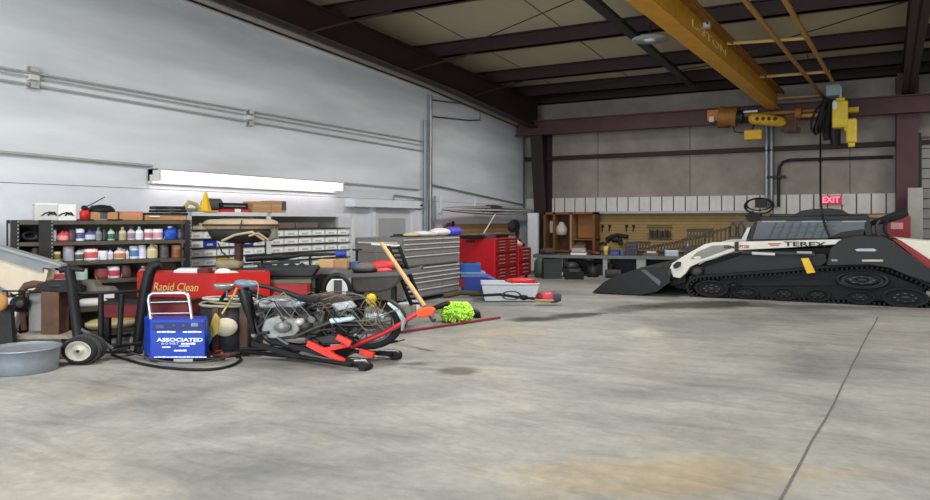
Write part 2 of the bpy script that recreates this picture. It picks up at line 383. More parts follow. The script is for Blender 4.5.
# ---------- conduits and fittings on the left wall ----------
def wallrun(pts, r, m, label, name='electrical_conduit', cat='conduit', off=.06, group=None):
    P = [on_x(px, py, WX+off) for px, py in pts]; c = P[0].copy()
    return tag(MB().tube([p-c for p in P], r, m, 8).build(name, loc=c), label, cat, group)
cpipe = M('conduit_pale', srgb(172,170,164), .5)
wallrun([(-30, 62), (427, 142)], .017, cpipe, 'highest of the three long parallel conduits on the upper white wall')
wallrun([(-30, 66.5), (427, 146)], .012, cpipe, 'middle of the three long parallel conduits on the upper white wall')
wallrun([(-30, 74.5), (427, 151.5)], .017, cpipe, 'lowest of the three long parallel conduits on the upper white wall')
wallrun([(-30, 149), (152, 166.1)], .024, cpipe, 'single conduit ending at the near end of the fluorescent wall light')
wallrun([(344, 183), (420, 189.5)], .020, cpipe, 'short conduit leaving the far end of the fluorescent wall light')
wallrun([(433, 185), (525, 205)], .022, galv, 'thin conduit sloping toward the back corner above the spindle rack')
for (px, py), lab in (((31, 78), 'conduit strap bracket near the edge of the wall, far left'), ((248, 118), 'conduit strap bracket halfway along the upper wall')):
    p = on_x(px, py, WX+.0); t = thing('conduit_bracket', lab, 'bracket', p)
    mb = MB().box(0, .03, -.1, .1, -.17, .17, offwhite); mb.build('box', t)
    for dz in (-.12, 0, .12): MB().box(.03, .11, -.07, .07, dz-.04, dz+.04, (steel, offwhite)[dz == 0]).build('strap', t)
for i, (px, pya, pyb, r, lab) in enumerate(((425, 120, 238, .05, 'first of three upright conduits beside the white door, nearest the door'), (430.5, 95, 238, .06, 'thick middle upright conduit running up to the roof beside the white door'), (435, 196, 238, .035, 'short thin upright conduit nearest the red chest'))):
    p0 = on_x(px, pyb, WX+.1); p1 = on_x(px, pya, WX+.1); p0.z = 0
    tag(MB().tube([(0,0,0), (0, 0, p1.z-p0.z)], r, (galv, steel, galv)[i], 8).build('upright_conduit', loc=(p0.x, p0.y, p0.z)), lab, 'conduit')
wallrun([(432, 100), (468, 104.5), (480, 109), (480, 120), (470, 120.5), (433, 116.5)], .02, dgrey, 'rectangular loop of dark conduit high on the wall near the corner')
wallrun([(394, 195), (425, 199)], .02, galv, 'upper pipe of the small bracket frame by the door header')
wallrun([(394, 195), (394, 205), (422, 209)], .02, galv, 'lower bent pipe of the small bracket frame by the door header')
p = on_x(411, 205, WX+.17)
tag(MB().ball((0,0,0), (.12, .5, .05), black, 10, 6).box(-.05, .02, -.6, .6, -.02, .02, black).build('cable_hank', loc=p), 'dark hank of cable hanging on the bracket frame by the door', 'cable')
wallrun([(524, 128), (524, 214)], .035, dgrey, 'dark upright pipe in the back corner of the wall')
# fluorescent wall light
ya, yb2 = on_x(155, 176, WX+.2).y, on_x(341, 188, WX+.2).y; zl = on_x(240, 181, WX+.2).z
t = thing('fluorescent_light', 'long lit fluorescent strip light on the white wall above the shelves', 'light', (WX, ya, zl))
ln = yb2-ya
hsm = M('lamp_housing', srgb(190,182,178), .5, var=.05); MB().box(0.02, .14, 0, ln, .02, .13, hsm).box(.1, .28, 0, ln, .10, .125, hsm).build('housing', t)
for dx, dz in ((.2, .05), (.2, -.04)):
    MB().cyl((dx, .06, dz), (dx, ln-.06, dz), .026, M('tube_glow', (1, .93, .90), emit=6), 8).build('lamp_tube', t)
MB().box(.02, .3, 0, .05, -.09, .12, offwhite).build('end_cap', t); MB().box(.02, .3, ln-.05, ln, -.09, .12, offwhite).build('end_cap', t)
MB().box(.02, .06, 0, ln, -.13, .02, M('reflector', srgb(235,214,206), .5)).build('reflector', t)
# spindle rack above the red chest
A, B = on_x(443, 209, WX+.55), on_x(536, 209, WX+.5)
t = thing('rod_rack', 'long grey spindle-shaped bundle held on the wall by white brackets above the red chest', 'rack', (WX+.03, A.y, A.z))
ln = B.y-A.y
for k in range(7):
    a = 2*pi*k/7
    MB().tube([(.5+.02*cos(a), ln*u, .01*sin(a)+.13*sin(a)*sin(pi*min(1, u*1.15+.05))*.8) if False else (.5+.16*cos(a)*sin(pi*u)**.7, ln*u, .12*sin(a)*sin(pi*u)**.7) for u in [i/12 for i in range(13)]], .034, (M('rod_pale_grey', srgb(192,192,186), .5), M('rod_mid_grey', srgb(160,160,156), .5), M('rod_dark_grey', srgb(128,128,124), .5))[k % 3], 6).build('rod', t)
MB().tube([(.5, ln*(.38+.2*i/6), .02) for i in range(7)], [.1,.16,.17,.17,.16,.15,.1], M('maroon_wrap', srgb(78,52,50), .7), 10).build('wrap', t)
for u in (.1, .42): MB().box(0, .5, ln*u-.03, ln*u+.03, -.03, .03, white).box(0, .06, ln*u-.05, ln*u+.05, -.1, .4, white).build('bracket', t)
p0 = on_x(496, 213, WX+.6); p1 = on_x(482, 236, WX+.9)
tag(MB().tube([(0,0,0), tuple(p1-p0)], .022, paper, 6).build('pull_rod', loc=p0), 'thin white rod slanting down from the spindle-shaped bundle', 'rod')
# slat board on the left wall with tools
ya, yb2 = on_x(443, 230, WX+.05).y, on_x(519, 230, WX+.05).y
t = thing('slat_board', 'yellowish wooden slat board on the wall behind the red chest', 'board', (WX+.03, ya, 1.25))
MB().box(0, .04, 0, yb2-ya, 0, .42, pegm).build('panel', t)
for k in range(3): MB().box(.04, .06, 0, yb2-ya, .02+k*.14, .13+k*.14, pegm).build('slat', t)
p = on_x(449, 231, WX+.2)
tag(MB().cbox((0,0,0), (.08, .1, .5), dkred).cbox((0,.25,.1), (.06, .08, .4), black).tube([(0,-.3,.1), (0,0,-.05), (0,.4,-.12)], .03, black, 6).build('pliers_rack', loc=p), 'dark red and black hand tools hooked on the slat board', 'tools')
p = on_x(516.5, 228, -9.4)
t = thing('clamp_lamp', 'black round clamp lamp standing on the shorter red chest against the slat board', 'lamp', (p.x, p.y, .953))
MB().lathe([(.04,0),(.16,.1),(.22,.22),(.2,.22),(.03,.08)], black, 16, Matrix.Translation((0,0,.58)) @ Matrix.Rotation(R(70), 4, 'X')).build('shade', t)
MB().tube([(0,0,0),(0,.05,.3),(0,.02,.6)], .05, black, 8).build('arm', t); MB().box(-.2,.2,-.2,.2,.002,.1,black).ball((0,-.12,.16),(.2,.24,.1),dark).build('base', t)
# white post at the corner column
p = on_y(532.5, 230, 23.9)
struct('corner_post', MB().box(p.x-.19, p.x+.19, 23.9, 24.05, 0, on_y(532, 213, 23.9).z, white))
# ---------- pipes, hose reel and exit sign on the back wall ----------
for px, lab in ((766.5, 'first of the two silver upright pipes beneath the crane'), (771.5, 'second of the two silver upright pipes beneath the crane')):
    p0 = on_y(px, 206, WY-.18); p1 = on_y(px, 126, WY-.18)
    tag(MB().tube([(0,0,0), (0, 0, p1.z-p0.z)], .062, galv, 10).build('upright_pipe', loc=p0), lab, 'pipe')
P = [on_y(a, b, WY-.145) for a, b in ((778.5, 207), (778.5, 174), (779.5, 167), (783, 162), (790, 160), (893, 156.8))]
tag(MB().tube([p-P[0] for p in P], .05, dark, 8).build('bent_conduit', loc=P[0]), 'dark conduit that bends and runs along the back wall to the red column', 'conduit')
p = on_y(776, 177, WY-.25); tag(MB().box(-.28, .28, 0, .2, -.04, .04, dark).build('pipe_clamp', loc=p), 'dark cross clamp on the pipes below the crane', 'clamp')
p = on_y(759, 206, 24.6)
t = thing('hose_reel', 'black coil of hose on a reel at the back wall above the loader cab', 'hose reel', p)
r = 14*24.6/1.07/720
MB().torus((0,0,0), r*.95, .035, black, Matrix.Diagonal((1,1,.6,1)) @ Matrix.Rotation(R(82), 4, 'X')).torus((0,.1,0), r*.85, .035, black, Matrix.Diagonal((1,1,.5,1)) @ Matrix.Rotation(R(78), 4, 'X')).build('hose', t)
MB().box(-.12, .22, 0, .25, -.05, .22, dark).build('hub', t); MB().box(-.04, .04, .2, .9, .0, .08, dark).build('wall_arm', t)
q0 = on_y(820, 204.5, WY-.2); q1 = on_y(842, 195.5, WY-.2); w = q1.x-q0.x; h = q1.z-q0.z
t = thing('exit_sign', 'lit red EXIT sign on the pale band of the back wall', 'sign', (q0.x+w/2, WY-.16, q0.z))
MB().box(-w/2, w/2, -.08, .1, 0, h, M('sign_pink', srgb(190,55,80), .5, emit=.22)).build('sign_panel', t, bevel=.01)
MB().text('EXIT', h*.95, M('sign_red', srgb(255,120,140), .5, emit=1.5), FACE((0, -.085, h*.5)), .004, w*.78, 0, .006).build('lettering', t)
MB().box(-w/2-.08, -w/2, -.06, .1, -.02, h+.02, offwhite).box(w/2, w/2+.08, -.06, .1, -.02, h+.02, offwhite).build('housing', t)
# ---------- black steel shelving with paint cans ----------
OL = world(-450/720*10.05, 10.05, 0); EL = world(-277/720*11.6, 11.6, 0)
angL = math.atan2(EL.y-OL.y, EL.x-OL.x); PS = Plane(OL, angL); LS = (EL-OL).length
shz = [1.79, PS.uz(100, 241)[1], PS.uz(100, 260.5)[1], PS.uz(100, 279.5)[1], .50, .14]
shm = M('shelf_steel', srgb(88,80,68), .55, .2, var=.2); blk = M('shelf_black', srgb(42,42,42), .5, var=.2)
perf = M('slot_mark', srgb(170,170,165), .6)
sh = thing('shelving_unit', 'tall black steel shelving unit full of paint cans and jugs against the white wall', 'shelving', OL, angL)
umid = PS.uz(46, 250)[0]; DS = .46
for u, lab in ((0, 0), (umid, 1), (LS, 2)):
    m = MB(); w = .05 if u != umid else .09
    m.box(u-w, u+w, -.012, 0, 0, 1.8, blk).box(u-w, u-w+.012, 0, .06, 0, 1.8, blk)
    for k in range(34): m.box(u+w-.022, u+w-.01, -.014, -.011, .05+k*.052, .05+k*.052+.02, perf)
    m.build('upright', sh)
    MB().box(u-.04, u+.04, DS-.03, DS, 0, 1.8, blk).build('upright', sh)
for i, z in enumerate(shz):
    MB().box(.0, LS, 0, DS, z-.03, z, blk if i in (0,) else shm).box(.04, LS, -.008, .004, z-.055, z, shm).build('shelf', sh)
MB().box(0, LS, DS, DS+.008, .1, 1.8, M('shelf_back', srgb(95,88,76), .7, var=.2)).build('back_panel', sh)
MB().box(-.02, -.008, 0, DS, .05, 1.75, M('shelf_side', srgb(176,174,166), .6)).build('side_panel', sh)
def on_shelf(tier, px0, px1, y_top, y_bot, back=.10):
    u0 = PS.uz(px0, y_bot, back)[0]; u1 = PS.uz(px1, y_bot, back)[0]; z1 = PS.uz((px0+px1)/2, y_top, back)[1]; z0 = PS.uz((px0+px1)/2, y_bot, back)[1]
    c = OL + PS.t*((u0+u1)/2) + PS.n*back; c.z = shz[tier]+.003
    return c, (u1-u0)*1.12, max(.06, z1-z0)*1.06
def paintmat(c): return M('paint_%d_%d_%d' % c, srgb(*c), .45, var=.08)
def container(kind, tier, a, b, yt, yb, body, band, lid, label, back=.13):
    c, w, h = on_shelf(tier, a, b, yt, yb, back); r = min(w/2, .19); h = min(h, .30)
    t = thing(kind, label, {'paint_can': 'can', 'jug': 'jug', 'spray_bottle': 'bottle', 'jar': 'jar', 'bucket': 'bucket', 'oil_bottle': 'bottle'}[kind], c, angL, 'paint cans and jugs on the black shelves')
    bm, nm, lm = paintmat(body), paintmat(band), paintmat(lid)
    if kind in ('paint_can', 'bucket', 'jar'):
        MB().lathe([(r*.97,0),(r,.01),(r,h*.9),(r*.96,h*.93)], bm, 16).build('body', t)
        MB().lathe([(r*1.01,h*.2),(r*1.015,h*.22),(r*1.015,h*.66),(r*1.01,h*.68)], nm, 16).build('paper_label', t)
        MB().lathe([(r*.98,h*.9),(r*1.0,h*.92),(r*1.0,h),(r*.9,h),(r*.86,h*.97),(0,h*.97)], lm, 16).build('lid', t)
        if kind == 'bucket': MB().torus((0,0,h*.6), r*1.03, .006, steel, Matrix.Rotation(R(60), 4, 'X'), a0=pi, a1=2*pi).build('bail_handle', t)
    else:
        f = Matrix.Diagonal((1, .75, 1, 1))
        MB().lathe([(r*.9,0),(r,.015),(r,h*.55),(r*.85,h*.68),(r*.35,h*.82),(r*.33,h*.9)], bm, 14, f).build('body', t)
        MB().lathe([(r*1.01,h*.12),(r*1.02,h*.14),(r*1.02,h*.5),(r*1.01,h*.52)], nm, 14, f).build('paper_label', t)
        MB().lathe([(r*.36,h*.86),(r*.36,h*.99),(r*.3,h),(0,h)], lm, 12).build('cap', t)
        if kind == 'jug': MB().tube([(r*.35,0,h*.84),(r*.75,0,h*.82),(r*.85,0,h*.62)], .018, bm, 6).build('handle', t)
        if kind == 'spray_bottle': MB().box(-r*.7, r*.5, -.03, .03, h*.92, h*1.06, lm).build('spray_head', t)
W_, Bk, Rd, Bl, Gy = (222,222,218), (40,40,42), (190,45,50), (50,75,150), (150,152,155)
cans1 = [('paint_can',49,56,229,241,(175,195,215),(200,212,222),Gy,'pale blue can at the left end of the upper can shelf'),
 ('jug',57.5,68,231,241,(205,70,85),(230,150,150),Rd,'pink red jug low on the upper can shelf beside the pale blue can'),
 ('paint_can',68.5,75,230,241,(75,50,55),(95,60,65),Bk,'dark maroon can on the upper can shelf right of the pink red jug'),
 ('paint_can',76,84,229.5,241,(215,215,220),(70,85,130),W_,'white can with navy band on the upper can shelf'),
 ('jug',85,95,230,241,(70,80,125),(190,195,205),(60,60,80),'navy jug with a pale label on the upper can shelf'),
 ('oil_bottle',95.5,101.5,228.5,241,(140,142,146),(120,122,128),Gy,'plain grey bottle on the upper can shelf next to the navy jug'),
 ('paint_can',102,107,230,241,(35,42,38),(45,60,50),Bk,'near-black narrow can on the upper can shelf between two pale bottles'),
 ('oil_bottle',107.5,114.5,229,241,(185,205,190),(60,100,75),(70,90,80),'white bottle with green label on the upper can shelf'),
 ('oil_bottle',115,118.5,230,241,(45,45,45),(60,60,60),Bk,'slim black bottle beside the cream bottle on the upper can shelf'),
 ('oil_bottle',119,126,228.5,241,(200,185,155),(170,150,120),(210,200,180),'cream bottle with tan label on the upper can shelf'),
 ('spray_bottle',127.5,135,228.5,241,(195,195,200),(150,120,130),(90,60,70),'grey white spray bottle on the upper can shelf'),
 ('oil_bottle',135.5,143,228.5,241,(232,232,236),(205,208,220),W_,'plain white bottle on the upper can shelf beside the spray bottle'),
 ('paint_can',144.5,152,231,241,(225,220,222),(190,110,120),W_,'white can with faded red band on the upper can shelf'),
 ('bucket',152.5,162,231,241,(228,222,225),(205,140,160),(225,225,225),'white bucket with pink print on the upper can shelf'),
 ('jug',164,176,228.5,241,(35,85,190),(30,70,170),W_,'bright blue jug with white top near the right end of the upper can shelf'),
 ('paint_can',177,184,231,241,(60,60,66),(80,80,84),Bk,'dark grey can at the right end of the upper can shelf')]
cans2 = [('bucket',50,60,250,260,(220,205,150),(120,125,70),(60,60,58),'cream bucket with olive label at the left end of the lower can shelf'),
 ('paint_can',63.5,73.5,246,260,(175,178,185),(160,165,175),(230,95,40),'grey can with orange lid on the lower can shelf'),
 ('jug',75,83.5,248.5,260,(205,205,205),(80,85,85),(50,50,55),'white jug with dark label on the lower can shelf'),
 ('bucket',84.5,97,248.5,260,(232,230,230),(205,90,90),(180,50,60),'white bucket with red print and red lid on the lower can shelf'),
 ('paint_can',97.5,107,250.5,260,(230,232,236),(222,225,230),(45,50,95),'white can with navy lid on the lower can shelf'),
 ('oil_bottle',107.5,113,249.5,260,(228,228,232),(190,195,215),(60,60,110),'slim white bottle behind the navy-lidded can on the lower can shelf'),
 ('jug',114,125,249,260,(225,212,195),(190,120,95),(205,205,200),'cream jug with rust label on the lower can shelf'),
 ('oil_bottle',125.5,129,250,260,(228,226,222),(200,190,180),(150,80,40),'narrow white bottle with rust cap on the lower can shelf'),
 ('paint_can',130,138,248,260,(205,215,232),(90,120,165),W_,'white can with steel blue label on the lower can shelf'),
 ('paint_can',138.5,145.5,247.5,260,(220,220,236),(210,210,230),W_,'tall lavender white can on the lower can shelf'),
 ('jug',147,157,245.5,260,(222,210,170),(200,185,140),(190,170,120),'cream yellow jug with tan cap on the lower can shelf'),
 ('jar',160,168,247.5,260,(95,90,92),(80,74,78),(70,66,66),'smoky grey jar on the lower can shelf'),
 ('jar',172,181,248.5,260,(150,98,70),(135,80,52),(170,120,90),'copper brown jar at the right end of the lower can shelf')]
cans3 = [('bucket',51,66,269,279,(220,205,205),(190,80,85),(205,205,205),'white and red bucket on the third shelf, behind the grinder'),
 ('paint_can',75,87,268.5,279,(190,215,200),(175,205,190),(200,215,205),'pale mint tin on the third shelf beside the cart post'),
 ('bucket',95,107,269,279,(120,50,58),(150,70,75),(60,40,44),'maroon bucket on the third shelf'),
 ('bucket',107.5,119,268,279,(222,215,218),(190,70,85),(205,205,205),'large white bucket with red print on the third shelf'),
 ('paint_can',121,130,267,279,(80,55,55),(100,60,62),Bk,'dark brown can on the third shelf'),
 ('jug',139,147,269,279,(200,120,125),(220,170,170),(210,205,205),'pinkish jug on the third shelf above the red washer')]
for tier, lst in ((1, cans1), (2, cans2), (3, cans3)):
    for c in lst: container(c[0], tier, *c[1:])
def sbox(px0, px1, yt, yb, back, depth, tier): 
    u0 = PS.uz(px0, yb, back)[0]; u1 = PS.uz(px1, yb, back)[0]; z1 = PS.uz((px0+px1)/2, yt, back)[1]; z0 = shz[tier]+.003 if tier is not None else PS.uz((px0+px1)/2, yb, back)[1]
    c = OL + PS.t*((u0+u1)/2) + PS.n*back; c.z = z0
    return c, (u1-u0), z1-z0
# coils and dark bundles in the narrow left bay
for tier, a, b, yt, lab in ((1, 20, 40, 229, 'dark coiled cable bundle on the upper shelf of the narrow bay'), (2, 19, 29, 250, 'dark lump of hose in the lower shelf of the narrow bay')):
    c, w, h = sbox(a, b, yt, 241 if tier == 1 else 260, .2, .3, tier)
    m = MB()
    for k in range(4): m.torus((0,0,.03), w*.42-.02*k, .03, (black, dgrey)[k % 2], Matrix.Translation((0,-.05+.05*k,h*.42)) @ Matrix.Rotation(R(80), 4, 'X') @ Matrix.Diagonal((1,.55,1,1)))
    tag(m.build('cable_coil', loc=c, rz=angL), lab, 'cable')
c, w, h = sbox(30, 40, 247.5, 260, .18, .3, 2)
tag(MB().lathe([(w*.42,0),(w*.45,h*.1),(w*.45,h*.7),(w*.3,h*.95),(0,h)], M('frosted_jar', srgb(150,142,140), .5), 14).build('jar', loc=c, rz=angL), 'cloudy grey jar in the narrow bay of the black shelves', 'jar', 'paint cans and jugs on the black shelves')
# things on top of the black shelves
scrib = M('black_scrawl', srgb(28,28,30), .7)
for a, b, yt, cc, lab in ((35,58,203.5,(198,198,190),'grey white carton with a black logo on top of the black shelves'), (58.3,76,204.5,(226,226,224),'whiter carton with a black logo next to the grey one on the shelf top')):
    c, w, h = sbox(a, b, yt, 220, .12, .3, 0)
    t = thing('carton', lab, 'box', c, angL, 'cartons on the black shelves')
    MB().box(-w/2, w/2, 0, .26, 0, h, paintmat(cc)).build('box_body', t, bevel=.004)
    MB().box(-w/2, w/2, -.004, .2, h-.02, h+.004, paper).build('flap', t)
    x = w*.12 if a < 50 else -w*.05
    MB().tube([(x-.1,-.008,h*.28),(x-.06,-.008,h*.42),(x+.0,-.008,h*.5),(x+.05,-.008,h*.46)], .009, scrib, 5).tube([(x-.02,-.008,h*.3),(x+.01,-.008,h*.44),(x+.06,-.008,h*.48),(x+.09,-.008,h*.3)], .012, scrib, 5).tube([(x+.02,-.008,h*.36),(x+.08,-.008,h*.38)], .008, scrib, 5).build('logo', t)
c, w, h = sbox(79.5, 89.5, 210, 220, .1, .3, 0)
t = thing('oil_can', 'small red can with black pump top on the black shelves', 'can', c, angL)
MB().lathe([(w*.5,0),(w*.5,h*.85),(w*.35,h),(.02,h*1.02)], red, 16).build('body', t)
MB().ball((0,0,h+.03), (.05,.05,.04), black).build('pump', t); MB().tube([(0,0,h+.04),(.12,0,h+.1),(.28,0,h+.2)], .008, black, 5).build('spout', t)
for a, b, yt, lab, inner in ((90,118,212,'brown cardboard tray with a black dome lying in it, on the black shelves', 1), (119,143,211.5,'brown cardboard tray of red printed packs on the black shelves', 2), (145,187,215,'flat brown cardboard tray at the right end of the black shelf top', 0)):
    c, w, h = sbox(a, b, yt, 220, .08, .35, 0)
    t = thing('cardboard_tray', lab, 'box', c, angL, 'cardboard trays on the black shelves')
    MB().box(-w/2, w/2, 0, .012, 0, h, card).box(-w/2, w/2, .33, .34, 0, h, card).box(-w/2, -w/2+.012, 0, .34, 0, h, card).box(w/2-.012, w/2, 0, .34, 0, h, card).box(-w/2, w/2, 0, .34, 0, .012, card).build('tray', t)
    if inner == 2: MB().box(-w*.35, w*.35, -.002, 0, h*.55, h*.85, M('print_red', srgb(205,120,110), .7)).build('print', t)
    if inner == 1:
        tag(MB().lathe([(.2,0),(.19,.05),(.13,.10),(.0,.115)], black, 16).cyl((0,0,0),(0,0,-.1),.18,dgrey,14).build('grinding_disc', loc=c+Vector((0,0,h+.0))+PS.n*.17), 'black dome-shaped disc lying in the cardboard tray', 'disc')
        for k in range(3): tag(MB().tube([(-.2,0,.012),(.0,-.01,.012),(.18,0,.012)], .012, (dark, grey, black)[k], 6).build('wrench', loc=OL+PS.t*(PS.uz(92+k*9, 219)[0])+PS.n*.03+Vector((0,0,1.79)), rz=angL+(.1-.1*k)), ('dark', 'grey', 'black')[k]+' wrench lying in front of the cardboard tray', 'wrench', 'wrenches on the shelf edge')
for k, (a, b, y0_, y1_, lab) in enumerate(((146,188,212.5,215,'lowest of the flat black cases stacked on the black shelves'), (155,187,209.5,212.3,'middle flat black case in the stack on the black shelves'), (156,186,206,209.3,'topmost flat black case in the stack on the black shelves'))):
    c, w, h = sbox(a, b, y0_, y1_, .06, .3, None)
    t = thing('flat_case', lab, 'case', c, angL+(-.05, .02, .06)[k], 'flat black cases'); MB().box(-w/2, w/2, 0, .3, 0, h-.004, black).build('case_body', t, bevel=.008); MB().box(-.06, .06, -.01, 0, .01, max(.02,h*.5), dgrey).build('latch', t)
c, w, h = sbox(150, 160, 216, 217, .04, .1, None)
tag(MB().box(-w/2, w/2, 0, .1, 0, .015, paper).build('paper_slip', loc=c, rz=angL), 'white paper slip on the tray below the flat black cases', 'paper')
# sacks low on the shelves
for a, b, yt, yb, m_, lab in ((77,108,304,316,paper,'white sack lying low behind the hand cart'), (85,138,317,330,M('sack_yellow', srgb(214,188,92), .7, var=.2, scale=5),'yellow printed sack low on the black shelves behind the hand cart')):
    c, w, h = sbox(a, b, yt, yb, .16, .3, None); tier = 4 if yb < 320 else 5
    c.z = shz[tier]+.003; z1 = PS.uz((a+b)/2, yt, .16)[1]-c.z
    m = MB().lathe([(.01,0),(.8,.02),(1,.3),(1,.65),(.75,.95),(.01,1)], m_, 16, Matrix.Diagonal((w/2, .14, max(.12, z1), 1))); 
    if tier == 5: m.lathe([(1.01,.35),(1.015,.4),(1.015,.6),(1.01,.65)], paper, 16, Matrix.Diagonal((w/2, .14, max(.12, z1), 1)))
    tag(m.build('sack', loc=c, rz=angL), lab, 'sack')

# ---------- white parts-bin shelving ----------
OB = world(-277/720*12.0, 12.0, 0); EB = world((352-465)/720*15.6, 15.6, 0)
angB = math.atan2(EB.y-OB.y, EB.x-OB.x); PB = Plane(OB, angB); LB = (EB-OB).length
ws = M('white_shelf', srgb(205,208,208), .5, var=.05); wsd = M('white_shelf_dark', srgb(60,56,54), .6)
bs = thing('bin_shelving', 'white steel shelving packed with rows of white parts bins', 'shelving', OB, angB)
uB = PB.uz(268, 230)[0]; zt = 1.8-(-8)*12.6/720; 
for u in (0, uB, LB):
    MB().box(u-.05, u+.05, -.03, -.002, 0, zt, ws).build('upright', bs); MB().box(u-.04, u+.04, .42, .45, 0, zt, ws).build('upright', bs)
rz_ = [PB.uz(230, y)[1] for y in (229.6, 238.4, 246.4, 255.2, 264.6)]
rows = [1.80]+rz_
rows = [1.79]+[1.79-(1.79-.86)*(i+1)/6 for i in range(7)]
for z in rows[1:]+[.36, .1]: MB().box(0, LB, -.0, .45, z-.016, z, wsd).box(0, LB, -.012, 0, z-.010, z, wsd).build('shelf', bs)
MB().box(0, LB, -.03, .45, zt-.07, zt, ws).build('top_shelf', bs)
MB().box(0, LB, .45, .46, .1, zt, M('bin_back', srgb(170,170,168), .7)).build('back_panel', bs)
binm = M('bin_white', srgb(236,238,236), .5, var=.05); bint = M('bin_tag', srgb(186,186,182), .7)
def make_bin(w, h, m):
    t = thing('parts_bin', 'white open-front parts bin in the rows of the white shelving', 'bin', (0,0,0), angB, 'white parts bins')
    MB().prism([(-w/2,0),(w/2,0),(w/2,h*.97),(-w/2,h*.97)], 0, .02, m).box(-w/2, -w/2+.012, 0, .38, 0, h, m).box(w/2-.012, w/2, 0, .38, 0, h, m).box(-w/2, w/2, 0, .38, 0, .012, m).box(-w/2, w/2, .37, .38, 0, h, m).build('bin_body', t)
    MB().box(-w*.22, w*.22, -.004, 0, h*.25, h*.5, bint).build('tag', t)
    return t
ncell = 6; hh = (1.79-.86)/6
colored = {(0, 2, 1): ('blue', blue), (0, 2, 4): ('blue', blue), (0, 4, 2): ('yellow', yellow)}
for bay, (ua, ub) in enumerate(((.05, uB-.05), (uB+.05, LB-.05))):
    wcell = (ub-ua)/ncell; first = make_bin(wcell*.99, hh*.83, binm); used = False
    for r_ in range(1, 7):
        for k in range(ncell):
            c = OB + PB.t*(ua+wcell*(k+.5)) + PB.n*.03; c.z = rows[min(r_+1, 7)]+.003
            key = (bay, r_, k)
            if key in colored:
                nm, mm = colored[key]; b = make_bin(wcell*.99, hh*.83, mm); b.location = c
                b['label'] = {(0,2,1): 'first blue parts bin below the tan topped machine', (0,2,4): 'second blue parts bin, right of the brown post', (0,4,2): 'yellow parts bin among the white ones'}[key]
                del b['group']; continue
            if not used: first.location = c; used = True
            else: dup(first, c, angB)
def bbox(px0, px1, yt, yb, back, z=None):
    u0 = PB.uz(px0, yb, back)[0]; u1 = PB.uz(px1, yb, back)[0]; z1 = PB.uz((px0+px1)/2, yt, back)[1]
    c = OB + PB.t*((u0+u1)/2) + PB.n*back; c.z = (zt if z is None else z)+.003
    return c, u1-u0, z1-c.z
# brown rolls and boxes in the top row
for a, b, lab in ((275, 295, 'brown flat box in the top row of the white shelving, left one'), (296, 318, 'brown flat box in the top row of the white shelving, right one')):
    c, w, h = bbox(a, b, 215, 222, .06, rows[1]); tag(MB().box(-w/2, w/2, 0, .3, 0, .11, M('brown_box', srgb(112,95,85), .8)).build('flat_box', loc=c, rz=angB, bevel=.01), lab, 'box')
c, w, h = bbox(193, 262, 215, 222, .08, rows[1]); tag(MB().box(-w/2, w/2, 0, .3, 0, .06, tan).tube([(-w*.4,.05,.08),(w*.45,.06,.10)], .03, tan, 8).build('board_offcut', loc=c, rz=angB), 'tan boards lying in the top row of the white shelving', 'board')
# on top of the white shelving
c, w, h = bbox(198, 213, 191, 211, .1)
t = thing('warning_cone', 'yellow folded warning cone standing on the white shelving', 'cone', c, angB)
MB().lathe([(w*.42,0),(w*.08,h*.96),(0,h)], yellow, 4, Matrix.Diagonal((1,.5,1,1)), False).build('cone_body', t); MB().box(-w*.45, w*.45, -.16, .16, 0, .02, yellow).build('base', t)
c, w, h = bbox(221, 248, 203, 211, .08)
t = thing('carton', 'black carton with a red band on the white shelving', 'box', c, angB)
MB().box(-w/2, w/2, 0, .3, 0, h, black).build('box_body', t); MB().box(-w/2-.003, w/2+.003, -.003, .303, 0, h*.3, M('crimson', srgb(190,35,60), .5)).build('red_band', t); MB().box(0, w*.22, -.006, 0, .0, h*.35, paper).box(-w*.4, w*.4, -.005, 0, h*.6, h*.72, grey).build('sticker', t)
for a, b, yt, lab in ((254,271,201.5,'orange brown cardboard box on the white shelving, plainer of the pair'), (271.5,286,201,'orange brown cardboard box with a dark corner on the white shelving')):
    c, w, h = bbox(a, b, yt, 211.5, .08)
    t = thing('carton', lab, 'box', c, angB); MB().box(-w/2, w/2, 0, .3, 0, h, card).build('box_body', t, bevel=.006); MB().box(-w/2, w/2, -.003, .05, h*.55, h*.62, tan).build('tape', t)
    if a > 260: MB().box(w*.2, w/2+.003, -.004, .3, h*.2, h*1.0, dgrey).build('dark_corner', t)
c, w, h = bbox(205, 219, 203, 211, .25); tag(MB().cyl((-w/2,0,.12),(w/2,0,.12),.12,dgrey,12).box(-w/2,w/2,-.1,.1,0,.1,black).build('gadget', loc=c, rz=angB), 'dark rounded gadget behind the yellow cone', 'gadget')
c, w, h = bbox(186, 197, 204, 211, .1); tag(MB().tube([(-.15,0,.05),(-.05,0,.16),(.1,0,.12),(.16,0,.03)], .035, M('olive', srgb(170,160,90), .7), 8).tube([(-.16,.04,.03),(.14,.05,.03)], .03, grey, 8).build('rag', loc=c, rz=angB), 'crumpled olive rag left of the yellow cone', 'rag')
c, w, h = bbox(322, 345, 214, 218, .06); 
